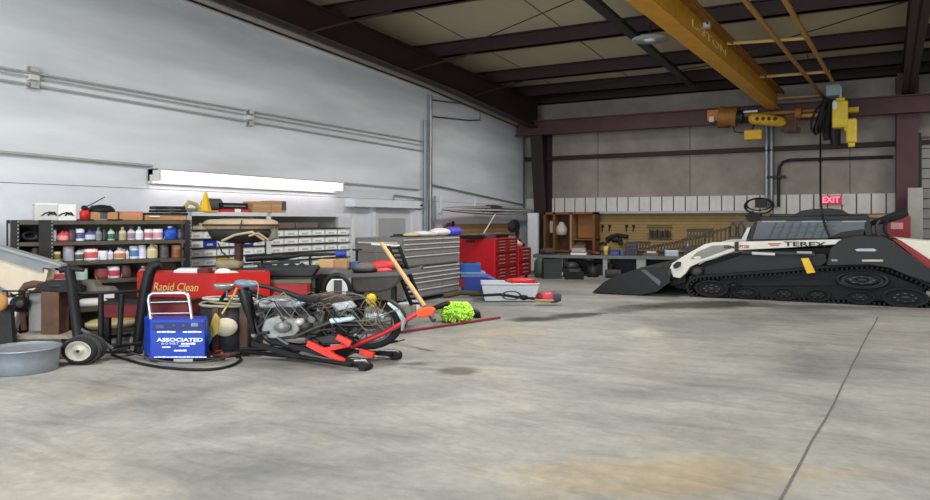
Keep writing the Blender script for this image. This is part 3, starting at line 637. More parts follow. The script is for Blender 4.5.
# right end of the white bin rows: small drawers cabinet
# ---------- front left: tub, grinder stand, tan cabinet, hand cart, charger ----------
C = Cam(24, 8.62)
t = thing('wash_tub', 'round galvanised grey tub with brownish inside, on the floor beside the cart wheel', 'tub', C.loc, YAW)
r = 32*C.s; hh_ = (371-348)*C.s
MB().lathe([(r*.93,0),(r*.95,.01),(r*.97,hh_*.5),(r,hh_*.97),(r*1.03,hh_),(r*1.03,hh_*.96),(r*.99,hh_*.93)], M('tub_grey', srgb(138,144,152), .5, .3, var=.12), 32).lathe([(r*.98,hh_*.94),(r*.95,hh_*.5),(r*.92,.03),(0,.03)], M('tub_inside', srgb(128,112,92), .7, var=.3), 32, cap=False).build('tub_body', t)
MB().torus((0,0,hh_), r*1.03, .012, galv, None, 32, 6).build('rolled_rim', t)
MB().lathe([(r*.9,hh_*.55),(0,hh_*.58)], M('tub_water', srgb(96,82,62), .4, var=.3), 24).build('dirty_water', t)
# tan cabinet with sloping grey lid
C = Cam(20, 9.8)
t = thing('blast_cabinet', 'tan cabinet with a sloping grey lid, behind the galvanised tub', 'cabinet', C.loc, YAW)
tanb = M('cabinet_tan', srgb(206,190,166), .6, var=.1, scale=3)
X = lambda px, py, dd=0: C.xz(px, py, dd)
MB().prism([X(-40,262), X(-40,238), X(2,252), X(48,270), X(46,280), X(40,286), X(20,298)], 0, .18, tanb).build('cabinet_body', t)
MB().prism([X(-42,246), X(-42,236), X(0,247), X(62,264.5), X(63,268), X(44,267.5), X(44,272.5), X(0,259)], -.03, .02, M('lid_grey', srgb(128,132,132), .5, .1)).prism([X(-42,237), X(-42,234), X(0,245.5), X(63,264), X(63,266), X(0,248)], -.06, .10, M('lid_top', srgb(150,152,150), .5)).build('lid', t)
MB().prism([X(-40,300), X(20,298), X(10,330), X(-40,330)], .03, .18, M('cabinet_lower', srgb(198,198,192), .6, var=.15)).build('hopper', t)
for a in (-36, 30): MB().prism([X(a,290), X(a+5,290), X(a+5,355), X(a,355)], .1, .16, grey).build('leg', t)
C = Cam(56, 9.5)
t = thing('bench_vise', 'rusty pedestal with a black bench vise on top, between tub and hand cart', 'vise', C.loc, YAW)
X = C.xz
MB().prism([X(46,288), X(64,288), X(64,333), X(46,333)], -.12, .12, brown).build('pedestal', t, bevel=.01)
MB().prism([X(28,292), X(44.5,292), X(44.5,331), X(28,331)], .02, .08, M('plate_grey', srgb(150,150,146), .6, .2, var=.12)).build('side_plate', t)
MB().prism([X(22,333), X(74,333), X(77,336.5), X(18,336.5)], -.2, .2, M('base_grime', srgb(150,140,124), .8, var=.25)).build('base_plate', t)
MB().prism([X(26,336.5), X(70,336.5), X(72,359.4), X(24,359.4)], -.2, .2, M('stand_block', srgb(86,80,72), .8, var=.3)).build('stand_block', t)
MB().prism([X(42,283), X(58,280), X(76,281), X(90,285), X(90,291), X(62,292), X(40,291)], -.12, .12, black).ball(C.k(60,285), (.2,.14,.07), dark).build('vise_body', t, bevel=.01)
MB().prism([X(86,280), X(97,281), X(99,286), X(112,287), X(115,291), X(98,294), X(86,292)], -.09, .09, M('vise_grey', srgb(104,98,88), .6, .3, var=.2)).build('jaw', t)
MB().tube([C.k(44,285,-.05), C.k(34,284,-.05), C.k(26,286,-.05), C.k(22,291,-.05), C.k(21.5,300,-.05), C.k(24,330,-.05)], [.045,.05,.05,.045,.04,.035], brown, 8).build('hook_arm', t)
MB().tube([C.k(2,291,-.1), C.k(30,291,-.1), C.k(60,294,-.1)], .012, black, 6).tube([C.k(4,297,-.1), C.k(20,294,-.1), C.k(44,291,-.1)], .012, black, 6).build('handle_bar', t)
MB().ball(C.k(20,304,-.05), (.13,.1,.11), black).ball(C.k(20,304,-.14), (.05,.03,.05), dgrey).build('clamp_knob', t)
C = Cam(-2, 9.0)
t = thing('grinding_wheel', 'orange brown wheel on a stand behind the galvanised tub at the edge of the place', 'wheel', C.loc, YAW)
c = C.k(-2, 302); r = 10*C.s
MB().lathe([(0,-.03),(.9*r,-.03),(r,-.01),(r,.03),(.9*r,.05),(.5*r,.05)], M('spool_orange', srgb(176,124,66), .6, var=.15), 24, Matrix.Translation(c) @ Matrix.Rotation(pi/2, 4, 'X')).build('wheel_body', t)
MB().lathe([(0,.06),(.45*r,.055),(.5*r,.05)], M('spool_centre', srgb(225,205,190), .7), 20, Matrix.Translation(c) @ Matrix.Rotation(pi/2, 4, 'X')).build('hub', t)
MB().prism([C.xz(-6,306), C.xz(4,306), C.xz(8,361), C.xz(-10,361)], .12, .2, dark).build('stand', t)
tag(MB().ball((0,0,.1), (.3,.22,.12), rubber).ball((.15,.05,.12), (.2,.15,.12), black).build('bag', loc=floor_at(8, 358)+Vector((0,.3,0)), rz=YAW), 'black bag slumped behind the galvanised tub', 'bag')
# hand cart
C = Cam(110, 9.25)
t = thing('hand_truck', 'black two-wheeled hand truck with fat pneumatic tyres lying back beside the charger', 'hand truck', C.loc, YAW)
def tyre(c, r, w, ax, sx, name):
    X = Matrix.Translation(c) @ Matrix.Diagonal((sx,1,1,1)) @ Vector((0,0,1)).rotation_difference(Vector(ax).normalized()).to_matrix().to_4x4()
    m = MB().lathe([(r*.68,-w*.5),(r*.86,-w*.52),(r*.97,-w*.38),(r,-w*.2),(r,w*.2),(r*.97,w*.38),(r*.86,w*.52),(r*.68,w*.5),(r*.64,0),(r*.68,-w*.5)], rubber, 32, X)
    for k in range(36):
        a = 2*pi*k/36
        for s_ in (-1, 1): m.cbox((0,0,0), (.016,.02,w*.3), M('tread', srgb(70,70,70), .85), X @ Matrix.Rotation(a, 4, 'Z') @ Matrix.Translation((r*1.0, 0, s_*w*.2)) @ Matrix.Rotation(.5*s_, 4, 'X'))
    o = m.build(name, t)
    hub = MB().lathe([(0,w*.5),(r*.18,w*.52),(r*.2,w*.42),(r*.58,w*.40),(r*.68,w*.52),(r*.72,w*.50)], M('hub_cream', srgb(190,182,168), .5, .2, var=.1), 24, X, cap=False).lathe([(0,w*.56),(r*.1,w*.54),(r*.12,w*.3)], dark, 10, X)
    hub.build('hub', o)
    MB().lathe([(0,-w*.4),(r*.64,-w*.4),(r*.68,-w*.5)], offwhite, 20, X).build('hub_back', o)
c1 = C.k(84.5, 352.3, -.2); c1.z = .18
tyre(c1, .172, .32, (.02,-1,0), 1.3, 'wheel')
c2 = C.k(137, 353, .45); c2.z = .14
tyre(c2, .14, .16, (-.62,-.80,0), .8, 'wheel')
MB().tube([C.k(69,268,-.05), C.k(72,285,-.05), C.k(75,310,-.05), C.k(78,335,-.05), C.k(84,350,-.1)], [.06,.062,.062,.066,.05], black, 10).build('side_rail', t)
MB().tube([C.k(60,270.5,-.05), C.k(70,268,-.05), C.k(84,270,-.05)], [.04,.045,.025], black, 8).build('grip', t)
MB().tube([C.k(160,263.5,.35), C.k(153,266,.35), C.k(149,274,.35), C.k(145,292,.35), C.k(141,318,.35), C.k(137,345,.35)], [.06,.072,.075,.075,.07,.06], black, 10).build('side_rail', t)
MB().tube([C.k(101,294), C.k(101,341)], .036, black, 8).build('upright_bar', t); MB().tube([C.k(122,294,.05), C.k(119,344,.05)], .036, black, 8).build('upright_bar', t)
MB().tube([C.k(73,293.5), C.k(100,293), C.k(145,290.5,.33)], .02, black, 8).build('cross_bar', t)
MB().tube([C.k(80,329,-.05), C.k(96,337,-.05), C.k(113,349,-.05)], .026, dgrey, 8).build('lower_brace', t)
MB().tube([C.k(110,349), C.k(124,345,.2), C.k(141,343,.3)], .022, black, 8).tube([C.k(113,352), C.k(130,347)], .02, black, 8).build('axle', t)
MB().tube([C.k(88,352,-.15), C.k(137,352,.45)], .02, dark, 8).build('axle', t)
# the red box and white tag seen behind the hand truck
C2 = Cam(140, 10.05)
t = thing('washer_shelf_box', 'dark red steel box low behind the hand truck, under the red washer', 'box', C2.loc, YAW)
MB().prism([C2.xz(103,304), C2.xz(188,303), C2.xz(188,316), C2.xz(103,318)], 0, .4, dkred).build('box_body', t, bevel=.01)
MB().prism([C2.xz(103,318), C2.xz(108,318), C2.xz(108,348.9), C2.xz(103,348.9)], .02, .1, dark).build('leg', t); MB().prism([C2.xz(180,316), C2.xz(185,316), C2.xz(185,348.9), C2.xz(180,348.9)], .02, .1, dark).build('leg', t)
MB().prism([C2.xz(100,302), C2.xz(190,301), C2.xz(190,303.5), C2.xz(100,304.5)], -.02, .42, dark).build('rim', t)
tag(MB().prism([C2.xz(108,291), C2.xz(121,291), C2.xz(121,296.5), C2.xz(108,296.5)], -.2, -.19, paper).build('tag_card', loc=C2.loc, rz=YAW), 'small white card stuck to the cross bar of the hand truck', 'card')
# blue wheeled charger
C = Cam(177, 9.1)
t = thing('battery_charger', 'blue wheeled battery charger with white lettering and a chrome hoop handle', 'charger', C.loc, YAW)
X = C.xz; cb = M('charger_blue', srgb(26,62,168), .35, var=.08)
MB().slab([(C.k(150.5,340)[0],-.02),(C.k(206,340)[0],-.02),(C.k(209,340,.36)[0],.36),(C.k(144,340,.36)[0],.36)], C.k(0,358.5)[2], C.k(0,319.5)[2], cb).build('case', t, bevel=.018)
zt_ = C.k(0,319.5)[2]
MB().prism([X(153,322), X(204,322), X(204,330), X(153,330)], -.028, -.02, M('charger_panel', srgb(20,36,110), .4, var=.2)).box(*[v for p in ((C.k(157,0)[0], C.k(165,0)[0]), (-.034,-.028), (C.k(0,328)[2], C.k(0,324.5)[2])) for v in p], M('meter', srgb(60,80,140), .3)).box(*[v for p in ((C.k(192,0)[0], C.k(199,0)[0]), (-.034,-.028), (C.k(0,326)[2], C.k(0,322.5)[2])) for v in p], M('switch_grey', srgb(120,130,160), .4)).ball(C.k(174,326,-.02), (.03,.02,.025), dgrey).ball(C.k(184,326,-.02), (.03,.02,.025), dgrey).build('control_panel', t)
lt = MB()
lt.text('ASSOCIATED', .062, wmark, FACE(C.k(180,340,-.024)), .003, 46*C.s, 0, .002)
lt.build('lettering', t); MB().text('6/12 VOLT', .036, wmark, FACE(C.k(170,343.6,-.024)), .003, 17*C.s).build('lettering', t)
for (a, b, y, w) in ((157,176,331.8,.022),(183,202,331.8,.022),(154,207,357,.016),(181,196,343.6,.026),(162,171,347,.018),(179,190,346,.012),(174,187,350.5,.022),(157,167,323.6,.008),(193,199,328.5,.012)):
    p, q = C.k(a, y, -.024), C.k(b, y, -.024)
    n = max(2, int((q.x-p.x)/.05)); lt = MB()
    for k in range(n): x = p.x+(q.x-p.x)*k/n; lt.box(x, x+(q.x-p.x)/n*.9, -.027, -.02, p.z-w/2, p.z+w/2*(.6+.4*((k*7) % 3)/2), wmark)
    lt.build('printed_line', t)
MB().tube([C.k(151,319,.05), C.k(148.5,300,.08), C.k(149.5,295.5,.08), C.k(153,293.2,.08), C.k(184,293,.08), C.k(187.5,294.5,.08), C.k(189,299,.08), C.k(192,319,.05)], .022, chrome, 8).build('handle', t)
MB().tube([C.k(149,302.5,.08), C.k(189.5,301.5,.08)], .009, chrome, 6).tube([C.k(150,313.5,.06), C.k(191,313,.06)], .009, chrome, 6).build('handle_rung', t)
MB().box(C.k(174.5,0)[0], C.k(193.5,0)[0], -.03, .16, 0, C.k(0,358.5)[2], M('foot_grey', srgb(178,174,176), .6)).build('foot', t)
for px in (146, 207): MB().cyl(C.k(px,356,.3)*1.0, C.k(px,356,.3)+Vector((.05,0,0)), .07, rubber, 16).build('wheel', t)
# charger cable and jumper clamps
P = [floor_at(*p) for p in ((112,356),(126,361),(150,367),(180,370.5),(210,371),(230,367.5),(240,362),(240,359),(236,358))]
c = P[0].copy()
def smooth(P, n=6):
    out = []
    for i in range(len(P)-1):
        p0, p1, p2, p3 = P[max(0,i-1)], P[i], P[i+1], P[min(len(P)-1,i+2)]
        for k in range(n):
            u = k/n; out.append(.5*((2*p1)+(p2-p0)*u+(2*p0-5*p1+4*p2-p3)*u*u+(3*p1-p0-3*p2+p3)*u**3))
    return out+[P[-1]]
tag(MB().tube([p-c+Vector((0,0,.02)) for p in smooth(P)], .017, black, 8).build('charger_cable', loc=c), 'thick black cable curving over the concrete in front of the blue charger', 'cable')
P = [floor_at(*p) for p in ((120,352),(136,358),(168,366),(205,366),(226,361),(234,357))]; c = P[0].copy()
tag(MB().tube([p-c+Vector((0,0,.05)) for p in smooth(P)], .012, dgrey, 8).build('charger_cable', loc=c), 'thinner dark cable running just behind the thick one by the charger', 'cable')
for (px, py, rz, m_, lab) in ((222, 358, .5, dkred, 'dark red jumper clamp lying on the floor right of the charger'), (238, 356, -.3, black, 'black jumper clamp lying on the floor by the lift rail'), (212, 361.5, .2, black, 'black jumper clamp nearest the blue charger')):
    t = thing('jumper_clamp', lab, 'clamp', floor_at(px, py), YAW+rz, 'jumper clamps')
    for s_ in (-1, 1): MB().tube([(-.2,s_*.035,.035),(0,s_*.015,.04),(.16,s_*.03,.03)], [.016,.024,.014], m_, 6).build('jaw', t)
    MB().cyl((0,0,.02),(0,0,.075),.02,steel,8).build('pivot', t)
# ---------- drum with hoses, red washer, tan topped machine ----------
C = Cam(232, 10.0)
t = thing('steel_drum', 'low black drum with pale hose rings round its rim, left of the motorcycle', 'drum', C.loc, YAW)
r = 30*C.s; z0 = C.k(0,345)[2]; z1 = C.k(0,303)[2]
MB().lathe([(r*.97,0.0),(r,.02),(r,z1),(r*.94,z1),(r*.92,z1-.1),(0,z1-.12)], M('drum_black', srgb(34,33,34), .6, var=.3), 28).build('drum_body', t)
MB().torus((0,0,z1), r*1.0, .02, M('hose_pale', srgb(160,156,140), .6), None, 32, 6).torus((.03,0,z1+.04), r*.96, .016, M('hose_olive', srgb(150,140,100), .6), Matrix.Rotation(.06, 4, 'Y'), 32, 6).torus((-.02,0,z1+.07), r*.9, .014, offwhite, Matrix.Rotation(-.05, 4, 'X'), 32, 6).build('hose_ring', t)
MB().box(-r*.3, -r*.1, -r*1.05, -r*.98, 0, z1, brown).box(C.k(248,0)[0], C.k(255,0)[0], -r*.9, -r*.75, 0, z1, brown).build('strap', t)
MB().lathe([(0,0),(.155,.0),(.16,.03),(0,.04)], M('disc_cream', srgb(196,186,162), .7, var=.15), 24, Matrix.Translation(C.k(226,327,-r-.06)) @ Matrix.Diagonal((1,1,.75,1)) @ Matrix.Rotation(R(82), 4, 'X')).build('cream_disc', t)
MB().slab([(C.k(204,345,-.3)[0],-r-.1),(C.k(266,345,-.3)[0],-r-.1),(C.k(266,345)[0],r*.6),(C.k(204,345)[0],r*.6)], 0, .02, M('brown_plate', srgb(92,66,58), .6, .2, var=.2)).build('floor_plate', t)
# gloves hung on the mirror
Cg = Cam(219, 9.76)
t = thing('work_gloves', 'yellow and teal gloves hanging over the rim of the black drum', 'gloves', Cg.loc, YAW)
yrag = M('rag_yellow', srgb(196,172,84), .8, var=.15); trag = M('rag_teal', srgb(98,150,168), .8, var=.15)
MB().prism([Cg.xz(222,311), Cg.xz(226,316), Cg.xz(225,330), Cg.xz(220,334), Cg.xz(214,331), Cg.xz(218,321)], -.30, -.22, yrag).build('yellow_glove', t)
MB().prism([Cg.xz(214,328), Cg.xz(220,330), Cg.xz(219,337), Cg.xz(215,343), Cg.xz(210,342), Cg.xz(210,336)], -.33, -.26, trag).prism([Cg.xz(209,330), Cg.xz(213,331), Cg.xz(212,340), Cg.xz(206,341)], -.28, -.22, M('rag_green', srgb(88,112,96), .8)).build('teal_glove', t)
MB().tube([Cg.k(222,314,-.24), Cg.k(227,306,-.2), Cg.k(232,298,-.15), Cg.k(237,288,-.1)], .014, yrag, 6).build('cord', t)
# washer
C = Cam(205, 10.5)
t = thing('parts_washer', 'red steel parts washer with gold lettering on its front', 'parts washer', C.loc, YAW)
rm = M('washer_red', srgb(190,36,30), .4, var=.08, scale=3)
zl_, zh_ = C.k(0,298)[2], C.k(0,273.4)[2]
plan = [(C.k(137,0,.2)[0],.2), (C.k(216,0,-.05)[0],-.05), (C.k(270,0,.3)[0],.3), (C.k(268,0,.68)[0],.68), (C.k(142,0,.62)[0],.62)]
inner = [(x*.97, .35+(y-.35)*.88) for x, y in plan]
m = MB().slab(plan, zl_, zh_-.10, rm)
for i in range(5):
    a, b = plan[i], plan[(i+1) % 5]; ai, bi = inner[i], inner[(i+1) % 5]
    m.slab([a, b, bi, ai], zh_-.10, zh_, rm)
m.build('tank', t)
MB().slab(inner, zh_-.11, zh_-.09, M('tank_inside', srgb(80,70,66), .7)).build('tank_floor', t)
gold = M('gold_letter', srgb(226,196,120), .5)
v0, v1 = Vector((*plan[0],0)), Vector((*plan[1],0)); ang = math.atan2(v1.y-v0.y, v1.x-v0.x); n_ = Vector((sin(ang), -cos(ang), 0))
pm = v0+(v1-v0)*((176-137)/(216-137.))+n_*.006; pm.z = C.k(0,287.8)[2]
MB().text('Rapid Clean', .17, gold, FACE(pm, ang), .004, 50*C.s, .25).build('lettering', t)
for (x, y) in ((plan[0][0]+.1,.25), (plan[2][0]-.1,.35), (plan[3][0]-.1,.6), (plan[4][0]+.1,.55)): MB().box(x-.04,x+.04,y-.04,y+.04,0,zl_,dark).build('leg', t)
def onwash(px, y, dd): return C.loc + Vector((C.k(px,0,dd)[0]*CS-dd*SN, C.k(px,0,dd)[0]*SN+dd*CS, zh_-.09))
p = onwash(190, 0, .38); tag(MB().box(-.2,.2,-.12,.12,0,.12,paper).box(-.16,.18,-.11,.11,.12,.14,white).build('paper_stack', loc=p, rz=YAW+.1), 'stack of white papers lying in the red washer', 'paper')
p = onwash(205, 0, .33); tag(MB().box(-.085,.085,-.1,.1,0,.15,M('maroon_box', srgb(98,34,36), .6)).build('small_box', loc=p, rz=YAW, bevel=.01), 'small maroon box standing in the red washer', 'box')
p = onwash(223, 0, .38); tag(MB().ball((0,0,.07),(.13,.12,.07),paper).ball((.13,.02,.05),(.11,.11,.05),offwhite).build('cloth', loc=p, rz=YAW), 'crumpled white cloth in the red washer', 'cloth')
p = onwash(150, 0, .40); tag(MB().lathe([(.06,0),(.06,.12),(.02,.15),(0,.15)], M('pink_cap', srgb(215,195,190), .6), 12).build('bottle', loc=p), 'pale bottle at the left rim of the red washer', 'bottle')
# tan topped machine on a post
C = Cam(238, 11.7)
t = thing('pedestal_machine', 'machine with a thick tan cushion-like top on a brown post, behind the red washer', 'machine', C.loc, YAW)
def ell(px0, px1, y0_, y1_, m, prof, dep=.45):
    c = C.k((px0+px1)/2, y1_); return MB().lathe(prof, m, 28, Matrix.Translation(c) @ Matrix.Diagonal(((px1-px0)/2*C.s, dep, (y1_-y0_)*C.s, 1)))
tanc = M('tan_leather', srgb(178,160,132), .65, var=.15, scale=5)
ell(204, 278, 219, 229.5, tanc, [(.85,0),(.97,.15),(1,.45),(.97,.75),(.85,.95),(.4,1.02),(0,1.03)]).build('top_pad', t)
MB().torus((0,0,0), 1, .02, brown, Matrix.Translation(C.k(241,225)) @ Matrix.Diagonal((37*C.s,.455,1,1)), 32, 6).tube([C.k(242,220,-.47), C.k(240,229,-.47)], .012, brown, 5).build('seam', t)
ell(207, 276, 229, 243, M('machine_dark', srgb(46,42,38), .7, var=.35, scale=9), [(.35,0),(.6,.1),(.85,.35),(.95,.8),(.9,1)]).build('housing', t)
MB().cyl(C.k(239,243), (0,0,0), 8*C.s*.55, brown, 14).build('post', t)
MB().tube([C.k(222,241,-.46), C.k(235,235,-.5), C.k(252,232,-.48), C.k(264,240,-.42)], .022, tanc, 6).tube([C.k(249,236,-.48), C.k(258,233,-.48), C.k(268,240,-.4)], .02, M('pinkish', srgb(170,140,120), .7), 6).build('hose', t)
MB().prism([C.xz(268,228), C.xz(276,227), C.xz(277,238), C.xz(270,241)], -.1, .1, M('sage', srgb(120,128,108), .7)).build('side_cover', t)
MB().lathe([(.35,0),(.8,.2),(1,.7),(.97,.8),(.6,1),(0,.95)], M('bowl_tan', srgb(170,158,124), .6, var=.2), 24, Matrix.Translation(C.k(229.5,272)+Vector((0,.0,0))) @ Matrix.Diagonal((15*C.s,.15,13*C.s,1))).build('bowl', t)
MB().tube([C.k(218,243,-.3), C.k(222,252,-.35), C.k(229,258,-.3)], .012, dark, 6).build('cable', t)
MB().lathe([(.32,0),(.32,.04),(.15,.1),(.1,.2)], dark, 20).build('base', t)
# ---------- middle: bench of dark gear, wheelbarrow, chests ----------
C = Cam(290, 11.3)
t = thing('work_table', 'dark low work table heaped with long tools behind the motorcycle', 'table', C.loc, YAW)
zt2 = C.k(0,277)[2]
MB().box(C.k(258,0)[0], C.k(312,0)[0], -.05, .62, zt2-.05, zt2, dark).build('tabletop', t)
for px in (260, 310):
    for y in (.0, .57): MB().box(C.k(px,0)[0]-.03, C.k(px,0)[0]+.03, y-.03, y+.03, 0, zt2-.05, dark).build('leg', t)
X = C.xz
def solo(mb, name, label, cat, CC=None, group=None, bevel=0): return tag(mb.build(name, loc=(CC or C).loc, rz=YAW, bevel=bevel), label, cat, group)
MB_ = MB
solo(MB().prism([X(226,269), X(316,265.5), X(318,268), X(312,276.8), X(240,276.8)], .0, .24, M('tray_black', srgb(38,40,40), .6, var=.25)), 'tool_tray', 'long black plastic tray lying on the dark work table', 'tray', bevel=.02)
m = MB()
for a, b in ((262,272),(277,284),(288,296),(299,305)): m.tube([C.k(a,266,.05), C.k((a+b)/2,263.5,.05), C.k(b,266,.05)], .02, black, 6)
m.box(C.k(258,0)[0], C.k(308,0)[0], .0, .1, C.k(0,267.5)[2], C.k(0,265.5)[2], black)
solo(m, 'black_rack', 'black looped rack lying across the long black tray', 'rack')
t = thing('pry_bar', 'long black bar with a blue grip lying above the black tray', 'bar', C.loc+Vector((0,0,0)), YAW)
MB().tube([C.k(246,259,.3), C.k(262,257.5,.3), C.k(284,257,.3), C.k(300,255,.3), C.k(337,254,.3)], [.05,.06,.05,.03,.022], black, 8).ball(C.k(278,256,.3), (.14,.06,.05), dark).build('shaft', t)
MB().tube([C.k(336,254,.3), C.k(346,253.5,.3)], .055, M('grip_blue', srgb(42,60,140), .5), 8).build('grip', t)
MB().tube([C.k(250,257,.3), C.k(270,259,.3), C.k(292,260.5,.3)], .02, M('navy', srgb(50,55,90), .5), 6).build('strap', t)
MB().tube([C.k(262,257.5,.3), C.k(262,275,.35)], .02, dark, 6).tube([C.k(310,255,.3), C.k(310,275,.35)], .02, dark, 6).build('rest', t)
solo(MB().tube([C.k(254,263.5,.5), C.k(260,263.5,.5), C.k(300,262,.5)], .025, M('greenish', srgb(84,88,60), .7), 6).tube([C.k(258,263,.5), C.k(259,275,.5)], .015, dark, 6), 'stick', 'dull green rod lying behind the black bar', 'rod')
# second red container in shade below the table
solo(MB().prism([X(277,281), X(312,281.5), X(312,292), X(277,294)], -.36, -.12, M('red_tray', srgb(176,42,40), .5, var=.12)).prism([X(276,278), X(316,277.5), X(316,281), X(276,281.5)], -.38, -.34, M('olive_lip', srgb(104,100,76), .6)).box(C.k(279,0)[0], C.k(310,0)[0], -.3, -.14, 0, C.k(0,293)[2], dark), 'red_tray', 'red metal tray under the edge of the dark work table', 'tray')
C = Cam(330, 12.05); X = C.xz
t = thing('cardboard_box', 'flat light wooden box on a grey crate behind the motorcycle', 'box', C.loc, YAW)
MB().prism([X(317,260), X(333,260), X(333,267.5), X(317,267.5)], 0, .35, M('box_light', srgb(206,170,120), .7)).prism([X(333,260), X(347,261), X(347,267.5), X(333,267.5)], .0, .33, card).build('box_body', t)
t = thing('storage_crate', 'grey storage crate carrying the flat light wooden box', 'crate', C.loc, YAW)
MB().prism([X(315,267.6), X(348,267.6), X(346,274), X(317,274)], -.02, .38, M('crate_grey', srgb(120,112,108), .6, var=.3, scale=14)).build('crate_body', t)
MB().box(C.k(318,0)[0], C.k(345,0)[0], 0, .35, 0, C.k(0,274)[2], dark).build('stand', t)
C = Cam(352, 12.3); X = C.xz
solo(MB().prism([X(350,262), X(358,262), X(358,268), X(350,268)], 0, .25, M('blue_bag', srgb(62,90,150), .6)).box(C.k(351,0)[0], C.k(357,0)[0], .02, .2, 0, C.k(0,268)[2], dark), 'blue_box', 'small blue box on a dark stand beside the flat wooden box', 'box')
# black mudguard arch with white sacks behind
C = Cam(336, 10.6); X = C.xz
solo(MB().torus((0,0,0), 1, .16, black, Matrix.Translation(C.k(337,291)) @ Matrix.Diagonal((13*C.s,.5,16*C.s,1)) @ Matrix.Rotation(pi/2, 4, 'X'), 20, 8, 0, pi).box(C.k(321,0)[0], C.k(326,0)[0], -.1,.1, 0, C.k(0,291)[2], black).box(C.k(347,0)[0], C.k(352,0)[0], -.1,.1, 0, C.k(0,291)[2], black), 'tyre_arch', 'black arched tyre standing behind the motorcycle', 'tyre')
C = Cam(338, 11.0); X = C.xz
solo(MB().prism([X(326,280), X(348,280), X(348,296), X(326,296)], 0, .2, paper).box(C.k(334,0)[0], C.k(342,0)[0], -.02, .0, C.k(0,296)[2], C.k(0,280)[2], dgrey).box(C.k(328,0)[0], C.k(346,0)[0], .02, .18, 0, C.k(0,296)[2], dgrey), 'paper_sack', 'white paper sack framed by the black arched tyre', 'sack')
# wheelbarrow like cart
C = Cam(376, 11.2); X = C.xz
t = thing('utility_cart', 'dark grey plastic cart tub with a wide rim, in front of the grey tool chest', 'cart', C.loc, YAW)
MB().prism([X(352,274), X(402,272.5), X(399,282), X(392,289), X(380,292.5), X(356,292.5), X(352,288)], 0, .6, M('cart_grey', srgb(74,70,64), .6, var=.15)).build('tub', t, bevel=.03)
MB().prism([X(330,271.5), X(350,274), X(406,272), X(421,268), X(421,271), X(405,275), X(350,277.5), X(330,274)], -.05, .66, M('cart_rim', srgb(84,84,86), .5)).build('rim', t)
for px in (358, 392): MB().box(C.k(px,0)[0]-.03, C.k(px,0)[0]+.03, .1, .16, 0, C.k(0,289)[2], dark).build('leg', t); MB().box(C.k(px,0)[0]-.03, C.k(px,0)[0]+.03, .45, .51, 0, C.k(0,289)[2], dark).build('leg', t)
zr_ = C.k(0,271.5)[2]
t = thing('floor_buffer', 'red and grey power buffer lying on the dark cart tub', 'power tool', C.loc, YAW)
MB().ball(C.k(366,267.5,.3), (.2,.2,.085), M('pad_grey', srgb(96,88,86), .7), 16).lathe([(.2,0),(.22,.02),(.22,.05)], black, 20, Matrix.Translation(C.k(366,272,.3))).build('pad', t)
MB().tube([C.k(372,268,.3), C.k(382,266,.3), C.k(397,264.5,.3)], [.09,.1,.06], M('tool_red', srgb(186,48,52), .45), 10).ball(C.k(383,270,.3), (.17,.12,.06), M('tool_pink', srgb(196,80,80), .5)).build('motor_body', t)
MB().cyl(C.k(397,264.5,.3), C.k(403,264,.3), .045, black, 8).build('grip', t)
# grey tool chest (front faces the room, side faces the camera)
XF, YS = -8.3, 12.7
YE = on_x(459, 294, XF).y; XB = -9.5; zc = 1.42
t = thing('tool_chest', 'wide grey steel tool chest with many thin drawers beside the red chest', 'tool chest', (XF, YS, 0))
gm = M('chest_grey', srgb(142,137,131), .45, .35, var=.1, scale=3); gl = M('chest_grey_front', srgb(150,148,147), .4, .3, var=.1); edge = M('drawer_edge', srgb(222,222,220), .4, .2)
L_ = YE-YS; D_ = XF-XB; ym = L_*.655
zmid = .80
MB().box(-D_, 0, 0, L_, .10, zmid-.03, gm).box(-D_, 0, 0, L_, zmid-.01, zc, gm).box(-D_+.03, -.03, .03, L_-.03, zmid-.03, zmid-.01, black).build('cabinet', t)
def drawer(y0_, y1_, z0, z1):
    o = MB().box(0, .025, y0_, y1_, z0+.006, z1-.006, gl).build('drawer', t)
    MB().box(.025, .05, y0_+.01, y1_-.01, z1-.034, z1-.01, edge).build('handle', o)
top = [1.40, 1.30, 1.19, 1.04, .82]
for i in range(4):
    if i < 2: drawer(.05, ym, top[i+1], top[i]); drawer(ym+.02, L_-.04, top[i+1], top[i])
    else: drawer(.05, L_-.04, top[i+1], top[i])
low = [.77, .66, .56, .46, .30, .13]
drawer(.05, L_-.04, low[1], low[0])
for i in range(1, 4): drawer(.05, ym, low[i+1], low[i]); drawer(ym+.02, L_-.04, low[i+1], low[i])
drawer(.05, L_-.04, low[5], low[4])
MB().box(-D_+.1, -.1, -.04, -.0, zc-.12, zc-.09, edge).box(-D_-.0, 0.0, -.006, 0, zmid+.3, zmid+.31, dgrey).build('side_handle', t)
MB().box(-D_*.55, -D_*.55+.03, -.012, 0, zmid, zc, M('chest_seam', srgb(140,136,130), .5)).build('side_seam', t)
for x in (-.12, -D_+.12):
    for y in (.12, L_-.12): MB().cyl((x-.03,y,.05),(x+.03,y,.05),.05,rubber,12).box(x-.04,x+.04,y-.04,y+.04,.08,.10,dark).build('caster', t)
